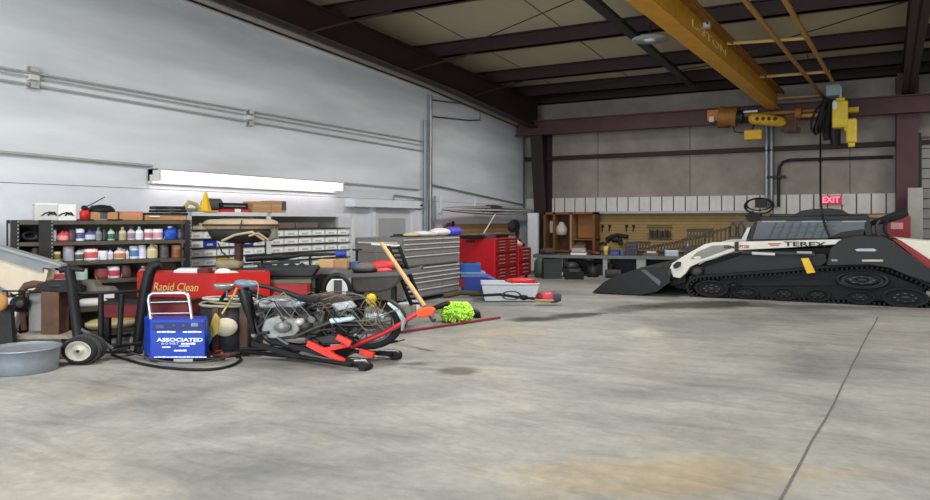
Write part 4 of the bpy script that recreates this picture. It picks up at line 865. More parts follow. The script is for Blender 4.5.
# side flap chest part at far left of the chest
def chest_top(px, py_b, back):
    p = on_x(px, py_b, XF-back); p.z = zc+.003; return p
for px, back, mb, nm, lab, cat in ((412, .3, MB().ball((0,0,.05),(.16,.3,.05),M('cream_rag', srgb(210,196,160), .8)), 'shop_rag', 'cream rag lying on the grey tool chest', 'rag'),
    (422, .35, MB().ball((0,0,.06),(.2,.35,.07),paper).ball((.05,.3,.05),(.15,.25,.06),offwhite), 'shop_rag', 'white rag heap in the middle of the grey tool chest top', 'rag'),
    (440, .3, MB().ball((0,0,.09),(.22,.4,.10),paper), 'plastic_bag', 'white plastic bag on the grey tool chest next to the purple bag', 'bag'),
    (452.5, .22, MB().ball((0,0,.10),(.22,.36,.12),M('violet_blue', srgb(80,80,200), .6)), 'plastic_bag', 'purple blue bag at the end of the grey tool chest top', 'bag'),
    (405, .5, MB().box(-.2,.2,-.3,.3,0,.03,dgrey).box(-.15,.1,-.25,.2,.03,.06,black), 'tool_case', 'flat dark case at the near end of the grey tool chest top', 'case')):
    tag(mb.build(nm, loc=chest_top(px, 236, back)), lab, cat)
# red tool chests
XR, YR = -8.8, 18.25; XRB = -9.95
Y2 = on_x(517.5, 282, XR).y; Y3 = on_x(531, 280, XR).y
rc = M('chest_red', srgb(205,24,38), .38, var=.05, scale=2); rdr = M('drawer_red', srgb(150,22,30), .4, var=.1); hand = M('pull_silver', srgb(205,200,200), .3, .7)
def redchest(y0_, y1_, z1, nm, lab, tiers, cols, xb=XRB):
    t = thing('tool_chest', lab, 'tool chest', (XR, y0_, 0)); D = XR-xb; L = y1_-y0_
    MB().box(-D, 0, 0, L, .1, z1, rc).build('cabinet', t, bevel=.01)
    for (za, zb_, n) in tiers:
        MB().box(-.002, .008, .03, L-.03, zb_, zb_+.03, black).build('tier_gap', t)
        for i in range(n):
            h = (zb_-za)/n
            for k in range(cols):
                w = (L-.1)/cols; ya = .05+k*w
                o = MB().box(0, .03, ya+.01, ya+w-.01, za+i*h+.006, za+(i+1)*h-.006, rdr).build('drawer', t)
                MB().box(.03, .055, ya+w*.3, ya+w*.7, za+i*h+h*.5, za+i*h+h*.75, hand).build('pull', o)
    for x in (-.12, -D+.12):
        for y in (.1, L-.1): MB().cyl((x-.03,y,.05),(x+.03,y,.05),.05,rubber,12).box(x-.04,x+.04,y-.04,y+.04,.08,.10,dark).build('caster', t)
    MB().box(-D*.8, -D*.55, -.006, 0, z1-.12, z1-.05, M('emblem', srgb(110,10,16), .5)).build('emblem', t)
    return t
redchest(YR, Y2, 1.27, 'a', 'tall bright red tool chest with silver drawer pulls, beside the grey chest', ((.14,.42,3),(.50,.82,3),(.88,1.22,4)), 2)
redchest(Y2+.06, Y3, .95, 'b', 'shorter dark red tool chest tucked behind the tall red one', ((.14,.5,3),(.56,.9,3)), 1)
p = Vector((XR-.42, (Y2+Y3)/2+.1, 0))
t = thing('rag_heap', 'crumpled white and pinkish rags on the shorter red chest', 'rag', (p.x, p.y, .95))
MB().ball((0,0,.1),(.3,.3,.12),M('pink_rag', srgb(200,160,150), .8, var=.25, scale=12)).ball((.1,-.2,.14),(.2,.22,.12),paper).ball((-.1,.2,.2),(.16,.2,.1),offwhite).build('rag_body', t)
for px, lab, m_ in ((472,'dark tool case on the tall red chest, nearest the grey chest',black),(484,'dark grey case in the middle of the tall red chest top',dgrey),(497,'black flat case near the clamp lamp on the red chest',black)):
    p = on_x(px, 238, XR-.6); tag(MB().box(-.25,.25,-.3,.3,0,.10,m_).box(-.1,.1,-.12,.12,.10,.14,grey).build('tool_case', loc=(p.x, p.y, 1.27), bevel=.01), lab, 'case', 'cases on the red chest')
p = on_x(530, 262, -8.4)
tag(MB().lathe([(.18,0),(.22,.2),(.2,.5),(.1,.62),(0,.64)], M('bottle_green', srgb(70,88,72), .5), 14).build('gas_bottle', loc=(p.x-.2, 21.15, 0)), 'dark green cylinder standing at the bench end beside the red chests', 'cylinder')
tag(MB().ball((0,0,.12),(.14,.14,.12),paper).build('rag', loc=(p.x+.5, 20.9, 0)), 'small white rag on the floor by the dark green cylinder', 'rag')
# blue boxes, clear tote, red lid, trimmer
C = Cam(468, 17.6); X = C.xz
bb = M('crate_blue', srgb(44,92,170), .5, var=.1)
t = thing('plastic_crate', 'upright blue plastic crate between grey and red tool chests', 'crate', C.loc, YAW)
MB().prism([X(460,264), X(481,264), X(481,277), X(460,277)], .1, .7, bb).build('crate_body', t, bevel=.02); MB().prism([X(459,272.5), X(484,272.5), X(486,274), X(459,274)], .05, .75, M('crate_pale', srgb(140,165,205), .5)).build('rim', t)
MB().prism([X(461,277), X(480,277), X(480,292.5), X(461,292.5)], .15, .65, M('crate_dark', srgb(36,60,120), .6)).build('lower_crate', t)
for px in (466, 473): MB().ball(C.k(px,263.4,.4), (.09,.1,.05), dark).build('knob', t)
C = Cam(484, 16.9); X = C.xz
t = thing('plastic_panel', 'slanting deep blue plastic panel leaning behind the clear tote', 'panel', C.loc, YAW)
MB().prism([X(462,276), X(488,275.5), X(507,287), X(505,296), X(470,296.5), X(463,290)], .0, .12, M('panel_blue', srgb(34,62,150), .45, var=.1)).build('panel_body', t, bevel=.02)
MB().prism([X(461,275), X(488,274.5), X(508,286.5), X(507,288), X(487,277), X(461,277)], -.03, .14, M('panel_edge', srgb(90,115,180), .45)).build('edge', t)
MB().prism([X(459,279), X(465,279), X(465,287), X(459,287)], -.02, .1, dkred).build('red_end', t)
C = Cam(511, 15.85); X = C.xz
t = thing('plastic_tote', 'clear frosted plastic tote on the floor behind the string trimmer', 'tote', C.loc, YAW)
clr = M('clear_plastic', srgb(224,228,236), .35, 0, var=.04, alpha=.8)
x0, x1, xa, xb = C.k(485,0)[0], C.k(535,0)[0], C.k(481.5,0)[0], C.k(539,0)[0]; zt3 = C.k(0,284)[2]
m = MB()
def frustum(m, x0, x1, y0, y1, z0, xa, xb, ya, yb, z1, mt, cap=True):
    vs = [(x0,y0,z0),(x1,y0,z0),(x1,y1,z0),(x0,y1,z0),(xa,ya,z1),(xb,ya,z1),(xb,yb,z1),(xa,yb,z1)]
    return m.add(vs, [(3,2,1,0),(0,1,5,4),(1,2,6,5),(2,3,7,6),(3,0,4,7)]+([(4,5,6,7)] if cap else []), mt)
frustum(m, x0, x1, 0, .75, .02, xa, xb, -.05, .8, zt3, clr, False); frustum(m, x0+.02, x1-.02, .02, .73, .03, xa+.02, xb-.02, -.03, .78, zt3-.005, clr, False)
m.build('tote_body', t)
MB().tube([(xa,-.06,zt3),(xb,-.06,zt3),(xb,.81,zt3),(xa,.81,zt3)], .022, clr, 6, True).build('rim', t)
tag(MB().box(-.3,.3,-.2,.2,0,.22,M('tote_stuff', srgb(168,172,182), .7, var=.3)).build('folded_sheet', loc=C.loc+Vector((0,.35,.035)), rz=YAW), 'grey folded sheet inside the clear tote', 'sheet')
solo(MB().box(x0+.65, xb+.0, .2, .78, zt3-.05, zt3+.03, red).ball((x1-.3,.5,zt3+.04),(.35,.25,.06),M('lid_red', srgb(220,50,45), .5)), 'red_lid', 'bright red plastic lid lying over the clear tote', 'lid', C)
C = Cam(512, 15.2); X = C.xz
t = thing('string_trimmer', 'string trimmer with black shaft, loop handle and red motor, lying in front of the tote', 'trimmer', C.loc, YAW)
MB().tube([C.k(482,295.5), C.k(500,294.5), C.k(520,297.5), C.k(540,299)], .03, black, 8).build('shaft', t)
MB().torus((0,0,0), 1, .13, M('loop_black', srgb(36,40,48), .5), Matrix.Translation(C.k(511.5,295.5,-.05)) @ Matrix.Diagonal((9*C.s,.3,4*C.s,1)) @ Matrix.Rotation(R(80), 4, 'X'), 24, 8).build('loop_handle', t)
MB().ball(C.k(547,297), (.2,.14,.11), M('trim_pink', srgb(216,62,84), .45)).ball(C.k(541,297), (.12,.12,.1), dkred).build('motor', t)
MB().tube([C.k(550,298), C.k(556,297), C.k(561,297.5)], [.11,.12,.08], dgrey, 10).ball(C.k(546,299.8,-.02), (.25,.12,.05), M('trim_cream', srgb(190,160,110), .6)).build('engine_cover', t)
MB().ball(C.k(524,297.5), (.09,.07,.06), black).build('throttle', t)
# mop, black shoe, broom stick, leaning ramp
C = Cam(452, 12.7); X = C.xz
t = thing('dust_mop', 'lime green shaggy mop head on a black and red handle lying on the lift lever', 'mop', C.loc, YAW)
lime = M('lime', srgb(190,240,90), .8, var=.15, scale=14)
m = MB(); rr = random.Random(4)
m.ball(C.k(457,311,0), (.23,.2,.17), lime, 14, 10)
for k in range(240):
    a, b = rr.uniform(0, 2*pi), rr.uniform(-.75, .95); q = Vector((cos(a)*sin(pi/2+b), sin(a)*sin(pi/2+b), sin(b)))
    p = C.k(457,311,0)+Vector((q.x*.23, q.y*.2, q.z*.17)); e = p+Vector((q.x*.07, q.y*.06, q.z*.05-.04)); m.tube([p, (p+e)/2+Vector((rr.uniform(-.02,.02),0,.01)), e], .02, lime, 5)
m.build('mop_head', t)
MB().tube([C.k(432,309,-.1), C.k(441,306,-.1), C.k(449,304,-.05)], [.04,.05,.06], black, 8).build('socket', t)
MB().tube([C.k(426,309.5,-.1), C.k(434,308,-.1)], .045, red, 8).build('collar', t)
MB().tube([C.k(444,305,-.05), C.k(450,302.5,-.05)], .05, red, 8).build('collar', t)
C = Cam(470, 13.3)
t = thing('work_shoe', 'black shoe-like piece lying on the floor just beyond the lime mop', 'shoe', C.loc, YAW)
MB().prism([C.xz(462,305), C.xz(467,303), C.xz(473,308), C.xz(480,311), C.xz(481,316), C.xz(470,316.5), C.xz(460,314)], -.12, .12, black).build('upper', t, bevel=.04)
MB().prism([C.xz(460,316.5), C.xz(481,316), C.xz(481,317.4), C.xz(460,317.4)], -.13, .13, rubber).build('sole', t)
C = Cam(404, 11.0)
t = thing('broom_handle', 'pale wooden broom stick leaning against the dark cart tub', 'broom', C.loc, YAW)
p0, p1 = C.k(382,244,.0), C.k(425,307,-.9)
MB().tube([p0, p1], .034, wood, 8).build('stick', t)
MB().tube([p1+(p1-p0)*.0, p1+(p1-p0).normalized()*.28], [.045,.035], dgrey, 8).build('ferrule', t)
C = Cam(408, 12.05)
t = thing('slotted_rail', 'black slotted steel rail leaning against the grey tool chest', 'rail', C.loc, YAW)
a, b = C.k(393.5,246), C.k(417,305.5,.0); w = Vector((.055,0,0))
for s_ in (-1, 1): MB().tube([a+w*s_*1.6, b+w*s_*1.6], .035, black, 6).build('rail_side', t)
for k in range(13): p = a+(b-a)*(k+.5)/13; MB().tube([p-w*1.5, p+w*1.5], .02, black, 5).build('rung', t)
MB().tube([a-w*2.2+Vector((-.25,0,.03)), a+w*2], .02, offwhite, 6).build('top_bar', t)
solo(MB().tube([Cam(356,13.2).k(357,249), Cam(356,13.2).k(357,250.5)], .09, black, 10).tube([Cam(356,13.2).k(357,250), (0.02,0.0,0)], .022, black, 6).lathe([(.15,0),(.15,.03),(.02,.05)], black, 14), 'black_pole', 'thin black pole with a round head left of the grey tool chest', 'pole', Cam(356,13.2))
# ---------- motorcycle on a red and black lift ----------
C = Cam(310, 9.15)
k = C.k; s = C.s
lift = thing('motorcycle_lift', 'low black and red motorcycle lift jack with casters under the stripped motorcycle', 'lift', C.loc, YAW)
z_ = lambda px, py, dd, dz=0: k(px, py, dd)+Vector((0,0,dz))
def flr(px, py, z=0.0):
    """local point at height z above the floor under a pixel"""
    w = floor_at(px, py, z); q = w-C.loc; return Vector((q.x*CS+q.y*SN, -q.x*SN+q.y*CS, z))
MB().tube([flr(236,351,.07), flr(300,357,.07), flr(352,365,.07)], .028, black, 6).build('base_rail', lift)
MB().tube([flr(240,349,.08), flr(330,349,.08), flr(392,354.5,.08)], .028, black, 6).build('base_rail', lift)
MB().tube([flr(214,352,.05), flr(244,349,.05)], .03, dkred, 6).tube([flr(212,354,.05), flr(240,353,.05)], .025, black, 6).build('foot_bar', lift)
MB().tube([flr(338,357,.07), flr(352,350,.09)], .05, black, 6).tube([flr(290,353,.08), flr(300,349,.08)], .04, black, 6).build('cross_member', lift)
lr = M('lift_red', srgb(238,62,52), .45, var=.08)
def bar(a, b, w, h, m, name, par):
    a, b = Vector(a), Vector(b); t_ = (b-a).normalized(); u = Vector((0,0,1)).cross(t_).normalized(); v = t_.cross(u)
    vs = [p+u*x*w/2+v*y*h/2 for p in (a, b) for x, y in ((-1,-1),(1,-1),(1,1),(-1,1))]
    return MB().add(vs, [(3,2,1,0),(4,5,6,7),(0,1,5,4),(1,2,6,5),(2,3,7,6),(3,0,4,7)], m).build(name, par, bevel=.008)
bar(k(308,343,-.12), k(333,355.5,-.22), .07, .08, lr, 'scissor_arm', lift); bar(k(332,355,-.24), k(345,361.5,-.26), .07, .06, lr, 'scissor_arm', lift)
bar(k(324,350,-.22), k(351,344.5,-.15), .05, .05, lr, 'scissor_link', lift); bar(k(337,336.5,-.2), k(351,344,-.22), .06, .07, lr, 'scissor_arm', lift)
bar(k(360,351,.05), k(374,355.5,.0), .07, .08, lr, 'scissor_arm', lift)
bar(k(270,340,.0), k(330,356,-.15), .05, .06, black, 'black_arm', lift); bar(k(252,343,.1), k(300,357,-.05), .05, .07, black, 'black_arm', lift)
bar(k(333,356,-.1), k(358,340,.15), .1, .12, black, 'pump_cylinder', lift); bar(k(356,347,.1), k(398,341,.4), .03, .03, black, 'black_arm', lift)
bar(k(350,353,.1), k(405,339.5,.5), .02, .02, dgrey, 'thin_rod', lift)
for p in (flr(365,366,.05), flr(396,355.5,.05)):
    MB().cyl(p+Vector((-.035,-.06,0)), p+Vector((.035,.06,0)), .055, rubber, 16).build('caster', lift); MB().tube([p+Vector((-.13,.02,.06)), p+Vector((0,0,.065)), p+Vector((.04,0,.02))], .016, steel, 8).build('caster_fork', lift)
MB().tube([flr(346,363,.04), flr(372,366,.04)], .03, dark, 8).tube([flr(378,353,.06), flr(398,354,.06)], .035, black, 8).build('axle', lift)
MB().tube([k(350,347.5,.05), k(362,342,.05), k(382,334,.05), k(399,325,.0), k(412,316.5,-.02), k(420,312,-.02)], [.034,.036,.034,.032,.03,.028], M('lever_red', srgb(205,44,54), .4, var=.08), 10).build('lever', lift)
MB().prism([C.xz(417,309), C.xz(431,306.5), C.xz(436,309), C.xz(434,314), C.xz(424,317), C.xz(417,316)], -.1, .06, orange).build('lever_grip', lift, bevel=.02)
pa_ = floor_at(398, 334); pb__ = floor_at(500, 319)
tag(MB().tube([Vector((0,0,.03)), (pb__-pa_)+Vector((0,0,.03))], .022, M('bar_maroon', srgb(140,44,54), .5), 8).build('steel_bar', loc=pa_), 'long thin maroon bar lying on the floor right of the lift', 'bar')
pa_ = floor_at(396, 345); pb__ = floor_at(437, 340)
# motorcycle
bike = thing('motorcycle', 'stripped black motorcycle with silver engine standing on the red and black lift', 'motorcycle', C.loc, YAW)
bk = M('bike_black', srgb(22,22,23), .4, var=.3); eng = M('engine_alloy', srgb(132,132,128), .4, .5, var=.35, scale=12); engd = M('engine_dark', srgb(62,60,58), .5, .4, var=.4, scale=14)
pale = M('pale_alloy', srgb(176,192,198), .35, .2, var=.12); chr_ = chrome
def wheel(c, rx, rz, w, ax, name, rimm):
    X = Matrix.Translation(c) @ Matrix.Diagonal((rx,(rx+rz)/2,rz,1)) @ Vector((0,0,1)).rotation_difference(Vector(ax).normalized()).to_matrix().to_4x4()
    o = MB().lathe([(.74,-w),(.92,-w*1.1),(1,-w*.4),(1,w*.4),(.92,w*1.1),(.74,w),(.72,0),(.74,-w)], rubber, 36, X).build(name, bike)
    MB().lathe([(.76,-w*.8),(.7,-w*.8),(.68,0),(.7,w*.8),(.76,w*.8)], rimm, 36, X, cap=False).build('rim', o)
    m = MB()
    for i in range(20): a = 2*pi*i/20; m.tube([X @ Vector((.14*cos(a+.4*(-1)**i), .14*sin(a+.4*(-1)**i), (-1)**i*w*.5)), X @ Vector((.7*cos(a), .7*sin(a), 0))], .009, steel, 4)
    m.build('spokes', o)
    MB().lathe([(.0,-w*1.1),(.17,-w*1.1),(.12,0),(.17,w*1.1),(0,w*1.1)], eng, 16, X).build('hub', o)
    MB().lathe([(.2,-w*1.2),(.3,-w*1.2),(.3,-w*1.1),(.2,-w*1.1),(.2,-w*1.2)], steel, 24, X).build('brake_disc', o)
    return o
cw = k(369, 324, .12); wheel(cw, 34*s, 25.5*s, .17, (.12,-1,.03), 'rear_wheel', M('rim_grey', srgb(120,122,120), .4, .5))
# rear mudguard: pale strip over the tyre
m = MB(); n = 14; vs = []
for i in range(n+1):
    a = R(150)-R(155)*i/n
    for w in (-.1, .1):
        vs.append(cw+Vector((37*s*cos(a), w, 28.5*s*sin(a))))
        vs.append(cw+Vector((38.6*s*cos(a), w, 30*s*sin(a))))
fs = []
for i in range(n):
    o = i*4; p = o+4; fs += [(o,o+2,p+2,p),(o+1,p+1,p+3,o+3),(o,p,p+1,o+1),(o+2,o+3,p+3,p+2)]
m.add(vs, fs, bk); m.build('rear_fender', bike)
MB().tube([k(388,303,-.05), k(398,311,-.08), k(404,321,-.08), k(402,330,-.06)], [.03,.05,.06,.03], pale, 8, flat=.5).build('fender_tip', bike)
# muffler and swing arm
MB().prism([C.xz(332,316.5), C.xz(355,314.5), C.xz(358,316.5), C.xz(354,318.5), C.xz(334,321.5)], -.24, -.16, M('muffler_pale', srgb(188,212,220), .35, .2, var=.15, scale=10)).build('exhaust_muffler', bike, bevel=.02)
MB().tube([k(366,316,-.15), k(374,316,-.15), k(384,317,-.15)], .035, pale, 8).build('axle_block', bike)
MB().tube([k(318,322,-.05), k(345,325,-.1), k(372,325,-.1)], .035, bk, 8).build('swing_arm', bike)
MB().tube([k(334,321,-.2), k(315,328,-.2), k(295,337,-.15), k(278,338,-.12), k(272,328,-.1)], .022, engd, 8).build('exhaust_pipe', bike)
# engine
m = MB().prism([C.xz(268,318), C.xz(282,314), C.xz(299,317), C.xz(303,328), C.xz(296,337), C.xz(272,337), C.xz(264,329)], -.14, .2, eng)
m.build('crankcase', bike, bevel=.02)
m = MB()
for i in range(7): m.box(k(276,0)[0]-.0, k(296,0)[0], -.1, .16, k(0,317-i*1.6)[2], k(0,316.2-i*1.6)[2], engd)
m.prism([C.xz(279,318), C.xz(293,318), C.xz(292,305), C.xz(280,305)], -.06, .12, engd); m.build('cylinder_fins', bike)
MB().lathe([(0,-.05),(.07,-.05),(.085,0),(.085,.04)], eng, 20, Matrix.Translation(k(283,327,-.16)) @ Matrix.Diagonal((1.2,1,.8,1)) @ Matrix.Rotation(pi/2, 4, 'X')).build('clutch_cover', bike)
MB().ball(k(300,322,-.12), (.07,.06,.05), M('alloy_light', srgb(205,200,188), .4, .3)).ball(k(306,326,-.1), (.09,.08,.08), engd).build('starter', bike)
MB().prism([C.xz(299,313), C.xz(320,310), C.xz(328,320), C.xz(320,334), C.xz(303,334)], -.1, .15, engd).build('gearbox', bike, bevel=.03)
# frame
for pts, r in ((((248,291),(252,312),(258,331),(272,343),(300,346),(330,344)), .036), (((250,293),(275,303),(300,309),(325,308),(345,303)), .034), (((300,310),(314,320),(326,334),(330,344)), .034), (((290,322),(305,311),(318,302),(326,298)), .045), (((256,330),(268,318),(280,308)), .03), (((325,308),(350,300),(372,297)), .03)):
    MB().tube([k(a, b, .02) for a, b in pts], r, bk, 8).build('frame_tube', bike)
    MB().tube([k(a, b, .2) for a, b in pts], r*.9, bk, 8).build('frame_tube', bike)
# steering head, forks, lamp, bars
MB().tube([k(243,288,-.02), k(246,298,-.02), k(249,312,-.02), k(252,324,-.02), k(254,334,-.02)], [.07,.08,.06,.035,.022], bk, 10).build('fork', bike)
MB().tube([k(247,289,.22), k(250,302,.22), k(253,318,.22), k(255,336,.22)], [.045,.045,.035,.03], bk, 10).build('fork', bike)
MB().prism([C.xz(237,291), C.xz(252,290), C.xz(252,298), C.xz(240,299)], -.06, .26, engd).build('triple_clamp', bike, bevel=.02)
MB().lathe([(.0,0),(.75,.05),(1,.35),(.95,.7),(.6,1),(0,1)], M('gauge_teal', srgb(98,138,152), .35, var=.2), 20, Matrix.Translation(k(246,286.5,-.03)) @ Matrix.Rotation(.12, 4, 'Y') @ Matrix.Diagonal((12*s,.13,6*s,1))).build('gauge_pod', bike)
MB().tube([k(257,285,.0), k(268,287,-.02), k(285,292,-.1), k(302,298,-.18), k(312,299.5,-.22)], [.026,.028,.03,.036,.03], bk, 8).build('handlebar', bike)
MB().tube([k(232,287,.2), k(226,293,.3), k(221,300,.35)], .026, bk, 8).build('handlebar', bike)
MB().tube([k(300,298,-.2), k(319,300,-.22)], .045, rubber, 10).build('hand_grip', bike)
o = MB().lathe([(0,0),(.9,.02),(1,.3),(1,.6),(.7,1),(0,1)], M('mirror_back', srgb(96,104,100), .4, var=.2), 20, Matrix.Translation(k(224.5,289.5,-.1)) @ Matrix.Diagonal((10*s,.1,6*s,1))).build('mirror', bike)
MB().torus((0,0,0), 1, .012, M('mirror_rim', srgb(190,192,180), .3, .5), Matrix.Translation(k(224.5,285,-.1)) @ Matrix.Diagonal((10.2*s,.102,1,1)), 24, 6).build('mirror_rim', o)
MB().tube([k(227,290,-.1), k(227,297,-.08), k(232,302,-.05), k(240,300,0)], .014, grey, 6).build('mirror_stem', bike)
# tank / airbox clutter, seat
MB().prism([C.xz(254,300), C.xz(270,297), C.xz(300,297.5), C.xz(308,303), C.xz(300,308), C.xz(262,308)], -.08, .22, M('crinkle', srgb(140,142,142), .35, .35, var=.6, scale=16, bump=.6)).build('bare_tank', bike, bevel=.03)
MB().ball(k(300,303,-.08), (.06,.06,.035), pale).ball(k(266,301,-.08), (.08,.05,.04), M('silver_bag', srgb(176,180,182), .3, .3, var=.35, scale=12)).ball(k(283,300,-.09), (.1,.05,.03), M('silver_bag', srgb(176,180,182))).build('foil_wrap', bike)
MB().prism([C.xz(306,296), C.xz(330,294), C.xz(350,298), C.xz(356,302), C.xz(330,306), C.xz(308,304)], -.05, .22, M('seat_dark', srgb(70,58,48), .7, var=.4, scale=10)).build('seat_pan', bike, bevel=.03)
MB().prism([C.xz(333,303), C.xz(352,300), C.xz(358,306), C.xz(340,310)], -.14, -.02, M('side_pale', srgb(176,182,182), .4, .2, var=.25, scale=10)).build('side_cover', bike, bevel=.02)
MB().ball(k(371,299,-.1), (.07,.05,.07), yellow).prism([C.xz(369,297), C.xz(376,299), C.xz(377,306), C.xz(373,305)], -.16, -.11, yellow).build('yellow_tag', bike)
MB().prism([C.xz(306,337), C.xz(340,334), C.xz(356,338), C.xz(340,344), C.xz(310,345)], -.02, .2, engd).build('linkage', bike, bevel=.02)
# brackets, hoses and fittings crowding the frame
rr = random.Random(23)
mets = (bk, engd, eng, M('fit_brown', srgb(84,70,58), .6, .2), M('fit_grey', srgb(110,110,108), .5, .3), bk, engd)
for i in range(64):
    px, py = rr.uniform(254, 352), rr.uniform(303, 342); dd = rr.uniform(-.16, .14); c = k(px, py, dd); mt = mets[i % 7]
    T = Matrix.Translation(c) @ Matrix.Rotation(rr.uniform(-1, 1), 4, 'Y') @ Matrix.Rotation(rr.uniform(-.6, .6), 4, 'Z')
    w, h = rr.uniform(.03, .12), rr.uniform(.02, .05)
    if i % 3 == 0: MB().cbox((0,0,0), (w*1.4, .05, h), mt, T).build('bracket', bike)
    elif i % 3 == 1: MB().tube([T @ Vector((-w*1.5,0,0)), T @ Vector((0,0,h)), T @ Vector((w*1.5,0,-h))], rr.uniform(.01,.022), mt, 6).build('pipe', bike)
    else: MB().cyl(T @ Vector((0,-.04,0)), T @ Vector((0,.04,0)), rr.uniform(.025,.05), mt, 12).build('fitting', bike)
# wiring hanging loose over the frame
wc = [M('wire_%d' % i, srgb(*c), .5) for i, c in enumerate(((40,40,42),(112,112,104),(92,76,56),(150,148,140),(70,50,44),(128,118,70)))]
rr = random.Random(11)
for i in range(58):
    a = rr.uniform(256, 372); b = a+rr.uniform(14, 42); ya, yb3 = rr.uniform(298, 326), rr.uniform(300, 332); dd = rr.uniform(-.28, .1)
    b = min(b, 386); P = [k(a, ya, dd), k(a+(b-a)*.3, min(ya, yb3)-rr.uniform(0, 7), dd-.03), k(a+(b-a)*.7, (ya+yb3)/2+rr.uniform(-6, 6), dd), k(b, yb3, dd+.05)]
    MB().tube(smooth(P, 5), rr.uniform(.003, .006), wc[i % 6], 5).build('loose_wire', bike)
for pts, cc in ((((257,300),(258,284),(250,281),(243,284)),3), (((322,300),(345,294),(362,296),(374,305),(377,318),(372,326)),1), (((262,318),(258,306),(262,300),(274,302),(280,314)),0), (((300,299),(330,292),(352,293),(366,299)),2), (((345,321),(370,320),(390,312),(400,309)),1)):
    MB().tube(smooth([k(a, b, -.2) for a, b in pts], 6), .007, wc[cc], 6).build('control_cable', bike)
# bits on the floor behind the bike
for (px, py, mb, nm, lab, cat) in ((406,314, MB().ball((0,0,.1),(.3,.24,.13),M('pale_bag', srgb(196,206,214), .5, var=.2, scale=10)), 'plastic_bag', 'pale plastic bag on the floor between broom stick and rear wheel', 'bag'),
    (414,309, MB().ball((0,0,.09),(.2,.18,.11),M('lilac', srgb(176,180,205), .5, var=.2)), 'rag', 'lilac rag on the floor by the foot of the broom stick', 'rag'),
    (404,317, MB().box(-.22,.22,-.15,.15,0,.22,M('grey_bits', srgb(140,138,130), .8, var=.4, scale=14)), 'scrap_box', 'grey scrap box under the rim of the dark cart tub', 'box'),
    (437,313, MB().tube([(-.3,.0,.05),(0,0,.09),(.28,0,.1)], .06, offwhite, 8), 'tube', 'white cardboard tube on the floor behind the lift lever', 'tube'),
    (470,298, MB().tube([(-.6,0,.04),(-.2,.05,.12),(.3,0,.1),(.55,-.1,.04)], .06, M('olive_dark', srgb(86,76,54), .8, var=.3), 8), 'sack_strap', 'olive brown strap bunched on the floor in front of the blue panel', 'strap')):
    tag(mb.build(nm, loc=floor_at(px, py), rz=YAW), lab, cat)
# ---------- bench along the back wall ----------
BL = on_y(533, 254, 22.0); BRt = on_y(745, 256, 23.4); BL.z = BRt.z = 0
angW = math.atan2(BRt.y-BL.y, BRt.x-BL.x); PW = Plane(BL, angW); LW = (BRt-BL).length
zt = .66
t = thing('workbench', 'long grey steel workbench along the back wall below the tool board', 'workbench', BL, angW)
benchm = M('bench_top', srgb(92,88,84), .6, .1, var=.15)
MB().box(0, LW, 0, 1.5, zt-.05, zt, benchm).box(0, LW, -.02, 0, zt-.10, zt+.0, M('bench_edge', srgb(104,104,104), .5, .2)).build('benchtop', t)
for px, w in ((559,.11),(605,.07),(641,.14),(700,.1)):
    u = PW.uz(px, 262)[0]
    MB().box(u-w, u+w, .02, .16, 0, zt-.05, M('bench_leg', srgb(150,150,146), .5)).build('leg', t); MB().box(u-w, u+w, 1.3, 1.44, 0, zt-.05, M('bench_leg', srgb(150,150,146), .5)).build('leg', t)
MB().box(.05, LW-.05, 1.44, 1.46, 0, zt-.05, black).build('shade_sheet', t)  # added black sheet, stands in for the shade under the bench
def onb(px, back=.25, z=zt): 
    u = PW.uz(px, 255, back)[0]; p = BL+PW.t*u+PW.n*back; p.z = z+.003; return p
ppx = PW.uz(601,255)[0]-PW.uz(600,255)[0]
def bench(px, back, mb, nm, lab, cat, z=zt, grp=None): return tag(mb.build(nm, loc=onb(px, back, z), rz=angW), lab, cat, grp)
U = ppx
bench(606, .2, MB().lathe([(2.2*U,0),(2.5*U,.26),(2.3*U,.28),(2.1*U,.2),(0,.2)], M('cup_yellow', srgb(222,204,110), .5), 14), 'cup', 'pale yellow cup standing on the workbench', 'cup')
bench(615, .25, MB().box(-4.5*U,4.5*U,-.2,.2,0,.17,M('box_navy', srgb(56,48,110), .5)).box(-3*U,3*U,-.205,-.2,.04,.1,M('navy_mark', srgb(80,90,150), .5)), 'carton', 'navy purple carton on the workbench beside the yellow cup', 'box')
bench(631, .4, MB().prism([(-6*U,.0),(6*U,0),(7*U,.46),(-5.5*U,.40)], 0, .25, M('bin_black', srgb(42,46,54), .5)).box(-5*U,5*U,-.02,0,.2,.24,dgrey).box(-5*U,5*U,-.02,0,.3,.34,dgrey), 'file_holder', 'black slotted holder tilted on the workbench', 'holder')
bench(622, .15, MB().cyl((0,0,0),(0,0,.18),1.5*U,M('blue_can', srgb(80,110,160), .5),12), 'can', 'small blue can between navy carton and black holder on the workbench', 'can')
bench(672, .2, MB().box(-6*U,6*U,-.15,.15,0,.15,M('box_lblue', srgb(176,184,205), .6)).box(-6*U,6*U,-.15,.1,.15,.18,paper), 'carton', 'flat pale blue box on the workbench near the loader nose', 'box')
bench(666, .15, MB().cyl((0,0,0),(0,0,.2),1.3*U,M('wh_blue', srgb(150,175,200), .5),12), 'spray_can', 'slim pale blue can left of the flat pale blue box', 'can')
bench(579, .2, MB().box(-8*U,8*U,-.15,.2,0,.07,paper).box(-8.5*U,7*U,-.1,.2,.07,.10,M('red_stripe', srgb(130,60,60), .6)).box(-7*U,7*U,-.12,.2,.10,.22,M('drawer_grey', srgb(170,160,160), .6, var=.3, scale=20)).box(-5*U,6*U,-.1,.2,.22,.3,M('wrap', srgb(110,90,84), .7)), 'parts_drawer', 'stack of white and dark boxes with red stripe at the left part of the workbench', 'box')
